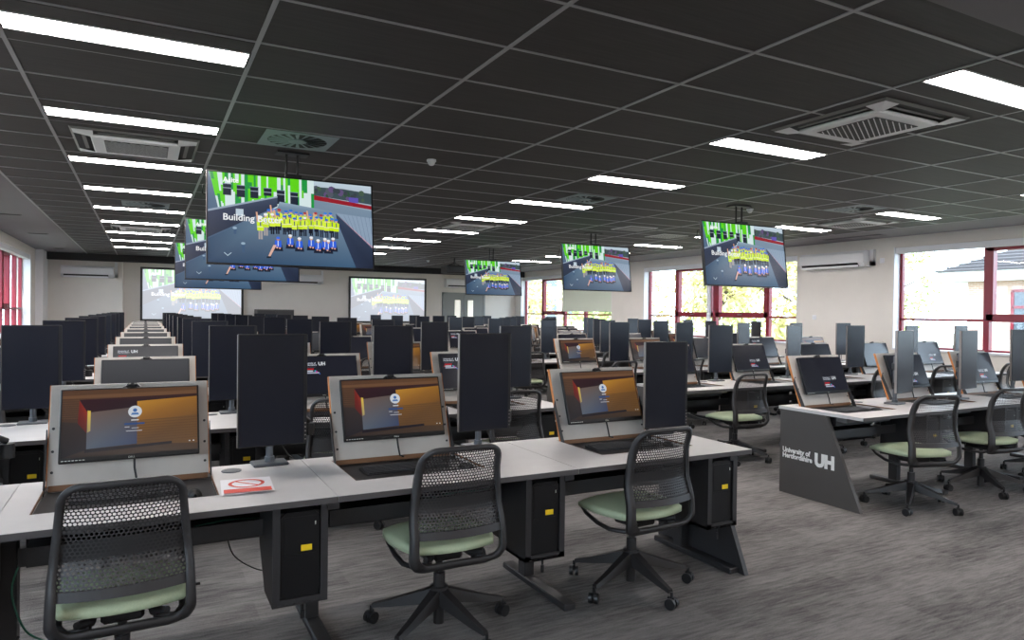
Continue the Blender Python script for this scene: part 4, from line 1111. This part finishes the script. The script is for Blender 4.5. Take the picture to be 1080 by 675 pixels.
# mice and extras of the front rows
for n_, (x, y, z, rz, lab) in enumerate([(1.45, 3.22, TOP - .0295, .2, 'black mouse in the desk tray beside the middle front keyboard'),
                           (2.80, 3.25, TOP - .0295, -.2, 'black mouse in the desk tray of the aisle end front seat'),
                           (5.46, 3.72, TOP - .0295, .1, 'black mouse on the lettered desk at the front of the right block'),
                           (.19, 3.24, TOP - .0295, .0, 'black mouse behind the near left chair back')]):
    o = bpy.data.objects.new('computer_mouse', MOUSE); COL.objects.link(o); o.location = (x, y, z); o.rotation_euler = (0, 0, rz); tag(o, lab, 'mouse')
a = MB(); a.box(-.115, .115, -.085, .085, 0, .006, 0, None, .002); tag(a.build('mouse_pad', M['bezel'], None, (1.10, 3.16, TOP - .0295), (0, 0, .45)), 'thin black pad lying in front of the middle front keyboard', 'mouse pad')
a = MB(); a.box(-.115, .115, -.085, .085, 0, .006, 0, None, .002); tag(a.build('mouse_pad', M['bezel'], None, (2.50, 3.15, TOP - .0295), (0, 0, .3)), 'thin black pad in the tray of the aisle end front seat', 'mouse pad')
# prohibition notice
t = thing('paper_notice', 'white paper notice with red prohibition circle on the near desk', 'notice', (.395, 3.19, TOP + .0006), radians(-4))
a = MB(); N = 8; vs = []
for i_ in range(N + 1):
    for j_ in range(N + 1):
        u, v = -.105 + .21 * i_ / N, -.148 + .296 * j_ / N; vs.append((u, v, .0012 + .008 * max(0, (-v - .09) / .06) ** 2 * (1 if u > -.02 else .6)))
a.add(vs, [(i_ * (N + 1) + j_, (i_ + 1) * (N + 1) + j_, (i_ + 1) * (N + 1) + j_ + 1, i_ * (N + 1) + j_ + 1) for i_ in range(N) for j_ in range(N)], 0, None, True)
a.build('sheet', M['paper'], t)
a = MB(); n = 32; r0, r1 = .075, .06; cy = .045
vs = [(r0 * cos(2 * pi * q / n), cy + r0 * sin(2 * pi * q / n), .003) for q in range(n)] + [(r1 * cos(2 * pi * q / n), cy + r1 * sin(2 * pi * q / n), .003) for q in range(n)]
a.add(vs, [(q, (q + 1) % n, n + (q + 1) % n, n + q) for q in range(n)])
a.add([(-.048, .086, .003), (-.040, .094, .003), (.048, .004, .003), (.040, -.004, .003)], [(0, 1, 2, 3)])
a.add([(-.095, -.09, .003), (.095, -.09, .0035), (.095, -.045, .003), (-.095, -.045, .003)], [(0, 1, 2, 3)])
a.add([(-.095, -.125, .0065), (.095, -.125, .0065), (.095, -.09, .0035), (-.095, -.09, .0032)], [(0, 1, 2, 3)])
a.build('red_sign', M['redprint'], t)
# cables
def cable(pts, r, m_, label):
    P_ = [Vector(p) for p in pts]; out = []
    for i_ in range(len(P_) - 1):
        p0, p1, p2, p3 = P_[max(i_ - 1, 0)], P_[i_], P_[i_ + 1], P_[min(i_ + 2, len(P_) - 1)]
        for s_ in range(6):
            t_ = s_ / 6
            out.append(.5 * ((2 * p1) + (p2 - p0) * t_ + (2 * p0 - 5 * p1 + 4 * p2 - p3) * t_ ** 2 + (3 * p1 - p0 - 3 * p2 + p3) * t_ ** 3))
    out.append(P_[-1]); b = MB(); b.tube(out, r, 6); tag(b.build('cable', m_), label, 'cable')
cable([(.33, 3.4, .5), (.36, 3.38, .38), (.45, 3.35, .31), (.53, 3.3, .3), (.6, 3.2, .31), (.68, 3.1, .4), (.71, 3.08, .5)], .003, M['cable'], 'thin black cable sagging under the near desk beside the computer tower')
cable([(.2, 3.42, .517), (.34, 3.40, .535), (.48, 3.43, .52), (.62, 3.4, .54), (.8, 3.42, .52)], .004, M['gcable'], 'green cable lying in the basket under the near desk')
cable([(-.42, 3.3, .52), (-.45, 3.25, .4), (-.40, 3.2, .26), (-.31, 3.18, .18), (-.33, 3.15, .05), (-.38, 3.1, .006)], .004, M['gcable'], 'green cable hanging beside the near left chair')
cable([(-.40, 3.05, .3), (-.46, 3.0, .2), (-.42, 2.95, .08), (-.30, 2.93, .01), (-.2, 2.92, .006)], .005, M['cable'], 'black cable curling to the floor at the left edge of view')
cable([(1.35, 3.42, .517), (1.5, 3.40, .535), (1.62, 3.43, .52), (1.8, 3.4, .54), (1.88, 3.42, .52)], .004, M['gcable'], 'green cable in the basket behind the middle front chair')
for n_, (x, y, lab) in enumerate([(.60, 3.02, 'short black strap under the front computer tower of the near desk'), (1.79, 3.02, 'short black strap under the middle front computer tower'), (2.98, 3.02, 'short black strap under the aisle end front computer tower')]):
    b = MB(); b.box(-.006, .006, -.004, .004, -.05, .0, 0, None, .002); b.box(-.008, .008, -.006, .006, -.09, -.05, 0, None, .003); tag(b.build('cable_strap', M['cable'], None, (x, y, .27)), lab, 'strap')

# ------------------------------------------------------------------ outdoors
gd = MB(); gd.box(-60, WALL_L - .4, -40, 70, -.6, -.5); gd.box(WALL_R + .4, 90, -40, 70, -.6, -.5); struct('ground', gd, M['lawn'])
def tree(x, y, h, r, m_, seed, label):
    t = thing('garden_tree', label, 'tree', (x, y, -.5), 0, 'trees outside the windows'); q = random.Random(seed)
    a = MB(); a.tube([(0, 0, 0), (.1, .05, h * .3), (-.05, .1, h * .6), (0, 0, h * .85)], [.22, .18, .12, .04], 8)
    for k in range(6):
        an = q.uniform(0, 6.28); z = h * q.uniform(.3, .6); a.tube([(0, 0, z), (cos(an) * r * .4, sin(an) * r * .4, z + h * .12), (cos(an) * r * .75, sin(an) * r * .75, z + h * .2)], [.08, .05, .02], 6)
    a.build('trunk', M['bark'], t)
    f = MB(); cl = [(q.gauss(0, r * .42), q.gauss(0, r * .42), h * q.uniform(.18, .95), q.uniform(.5, 1.1)) for _ in range(46)]
    vs, fs = [], []
    for (cx, cy, cz, cr) in cl:
        for _ in range(60):
            d = Vector((q.gauss(0, 1), q.gauss(0, 1), q.gauss(0, .8))).normalized() * cr * q.uniform(.5, 1.0)
            c0 = Vector((cx, cy, cz)) + d; s_ = q.uniform(.09, .17)
            u = Vector((q.gauss(0, 1), q.gauss(0, 1), q.gauss(0, 1))).normalized(); w_ = u.cross(Vector((q.gauss(0, 1), q.gauss(0, 1), q.gauss(0, 1)))).normalized()
            b0 = len(vs); vs += [tuple(c0 - u * s_), tuple(c0 + w_ * s_ * .5), tuple(c0 + u * s_), tuple(c0 - w_ * s_ * .5)]; fs.append((b0, b0 + 1, b0 + 2, b0 + 3))
    f.add(vs, fs); f.build('foliage', m_, t)
SP = [(18.5, 25.5, 6.5, 2.2, 'leaf'), (23.5, 31, 7.5, 2.4, 'leaf2'), (19.3, 19.8, 6.2, 2.0, 'leaf2'), (25.5, 24.5, 7.5, 2.6, 'leaf'), (20, 36, 7.5, 2.4, 'leaf2'), (27, 40, 8, 2.6, 'leaf'), (31.5, 31.5, 8.5, 2.8, 'leaf2'), (18.5, 14.9, 4.6, 1.4, 'leaf2'), (17, 44, 7, 2.6, 'leaf2'), (33, 22.5, 7, 3, 'leaf')]
TL = ['yellow green tree left of centre outside the middle window', 'tall pale tree behind the right television', 'autumn tree seen in the right part of the middle window', 'green tree behind the right part of the middle window', 'pale tree outside the far window', 'large green tree in the distance outside the far window', 'tall autumn tree in the distance behind the middle window', 'small pale shrub-like tree at the left of the near right window', 'autumn tree beside the distant white building', 'distant green tree left of the tiled roof']
for n_, ((x, y, h, r, m_), lb) in enumerate(zip(SP, TL)): tree(x, y, h, r, M[m_], 20 + n_, lb)
# tiled roof brick building seen through the near right window
t = thing('brick_building', 'brick building with a tiled hipped roof outside the near right window', 'building', (28, 4, -.5))
a = MB(); a.box(0, 8, 0, 11.4, 0, 3.4); a.build('wall', M['brick'], t)
a = MB(); a.box(-.55, 8.55, -.55, 12.25, 3.38, 3.75); a.build('eaves', M['white'], t)
a = MB(); e = [(-.6, -.6, 3.75), (8.6, -.6, 3.75), (8.6, 12.3, 3.75), (-.6, 12.3, 3.75), (4, 4, 6.0), (4, 7.7, 6.0)]
a.add(e, [(0, 4, 5, 3), (1, 2, 5, 4), (0, 1, 4), (2, 3, 5)]); 
for k in range(16):
    z = 3.77 + 2.2 * k / 16; f_ = k / 16; x0 = -.6 + 4.6 * f_; y0 = -.6 + 4.6 * f_; y1 = 12.3 - 4.6 * f_
    a.box(x0 - .03, x0 + .05, y0, y1, z - .02, z + .05, 0)
a.build('roof', M['roof'], t)
for (y0, y1) in ((2.0, 4.0), (5.4, 7.4), (8.6, 9.8)):
    a = MB(); a.box(-.04, .02, y0, y1, 1.2, 3.0, 0); o = a.build('window', M['winglass'], t)
    a = MB()
    for q in (y0, (y0 + y1) / 2, y1): a.box(-.08, -.03, q - .05, q + .05, 1.2, 3.0)
    for q in (1.2, 2.4, 3.0): a.box(-.08, -.03, y0, y1, q - .05, q + .05)
    a.build('window_frame', M['red_frame'], o)
t = thing('office_building', 'pale office building with rows of windows outside the far window', 'building', (24, 56, -.5))
a = MB(); a.box(-16, 14, 0, 10, 0, 8); a.build('wall', M['render'], t)
for k in range(12):
    for z in (1.5, 4.5):
        a = MB(); a.box(-15 + k * 2.4, -13.6 + k * 2.4, -.06, .02, z, z + 1.8); a.build('window', M['winglass'], t)

# ------------------------------------------------------------------ light
sc = bpy.context.scene
wd = bpy.data.worlds.new('sky'); sc.world = wd; wd.use_nodes = True
nt = wd.node_tree; bg = nt.nodes['Background']
bg.inputs['Color'].default_value = (.68, .83, 1.0, 1); bg.inputs['Strength'].default_value = 9.0
s = bpy.data.lights.new('sun', 'SUN'); s.energy = 6.0; s.angle = radians(2); s.color = (1, .95, .86)
so = bpy.data.objects.new('sun', s); COL.objects.link(so)
so.rotation_euler = Vector((.12, .82, -.56)).to_track_quat('-Z', 'Y').to_euler()
so.location = (0, -20, 20)

# ------------------------------------------------------------------ camera
cd = bpy.data.cameras.new('camera'); co = bpy.data.objects.new('camera', cd); COL.objects.link(co)
F, TH, PI_, RO = 730.77, .4869, -.0111, .0117
cd.sensor_fit = 'HORIZONTAL'; cd.sensor_width = 36; cd.lens = 36 * F / 1080; cd.clip_start = .05; cd.clip_end = 300
fw = Vector((sin(TH) * cos(PI_), cos(TH) * cos(PI_), sin(PI_))); rt = Vector((cos(TH), -sin(TH), 0)); up = rt.cross(fw)
# rotate about the view axis so that the picture rolls clockwise by RO
r2 = rt * cos(RO) + up * sin(RO); u2 = up * cos(RO) - rt * sin(RO)
Mx = Matrix((r2, u2, -fw)).transposed().to_4x4(); Mx.translation = (0, 0, 1.5)
co.matrix_world = Mx
sc.camera = co
sc.view_settings.view_transform = 'Standard'; sc.view_settings.look = 'None'; sc.view_settings.gamma = 1; sc.view_settings.use_curve_mapping = False
sc.view_settings.exposure = .12
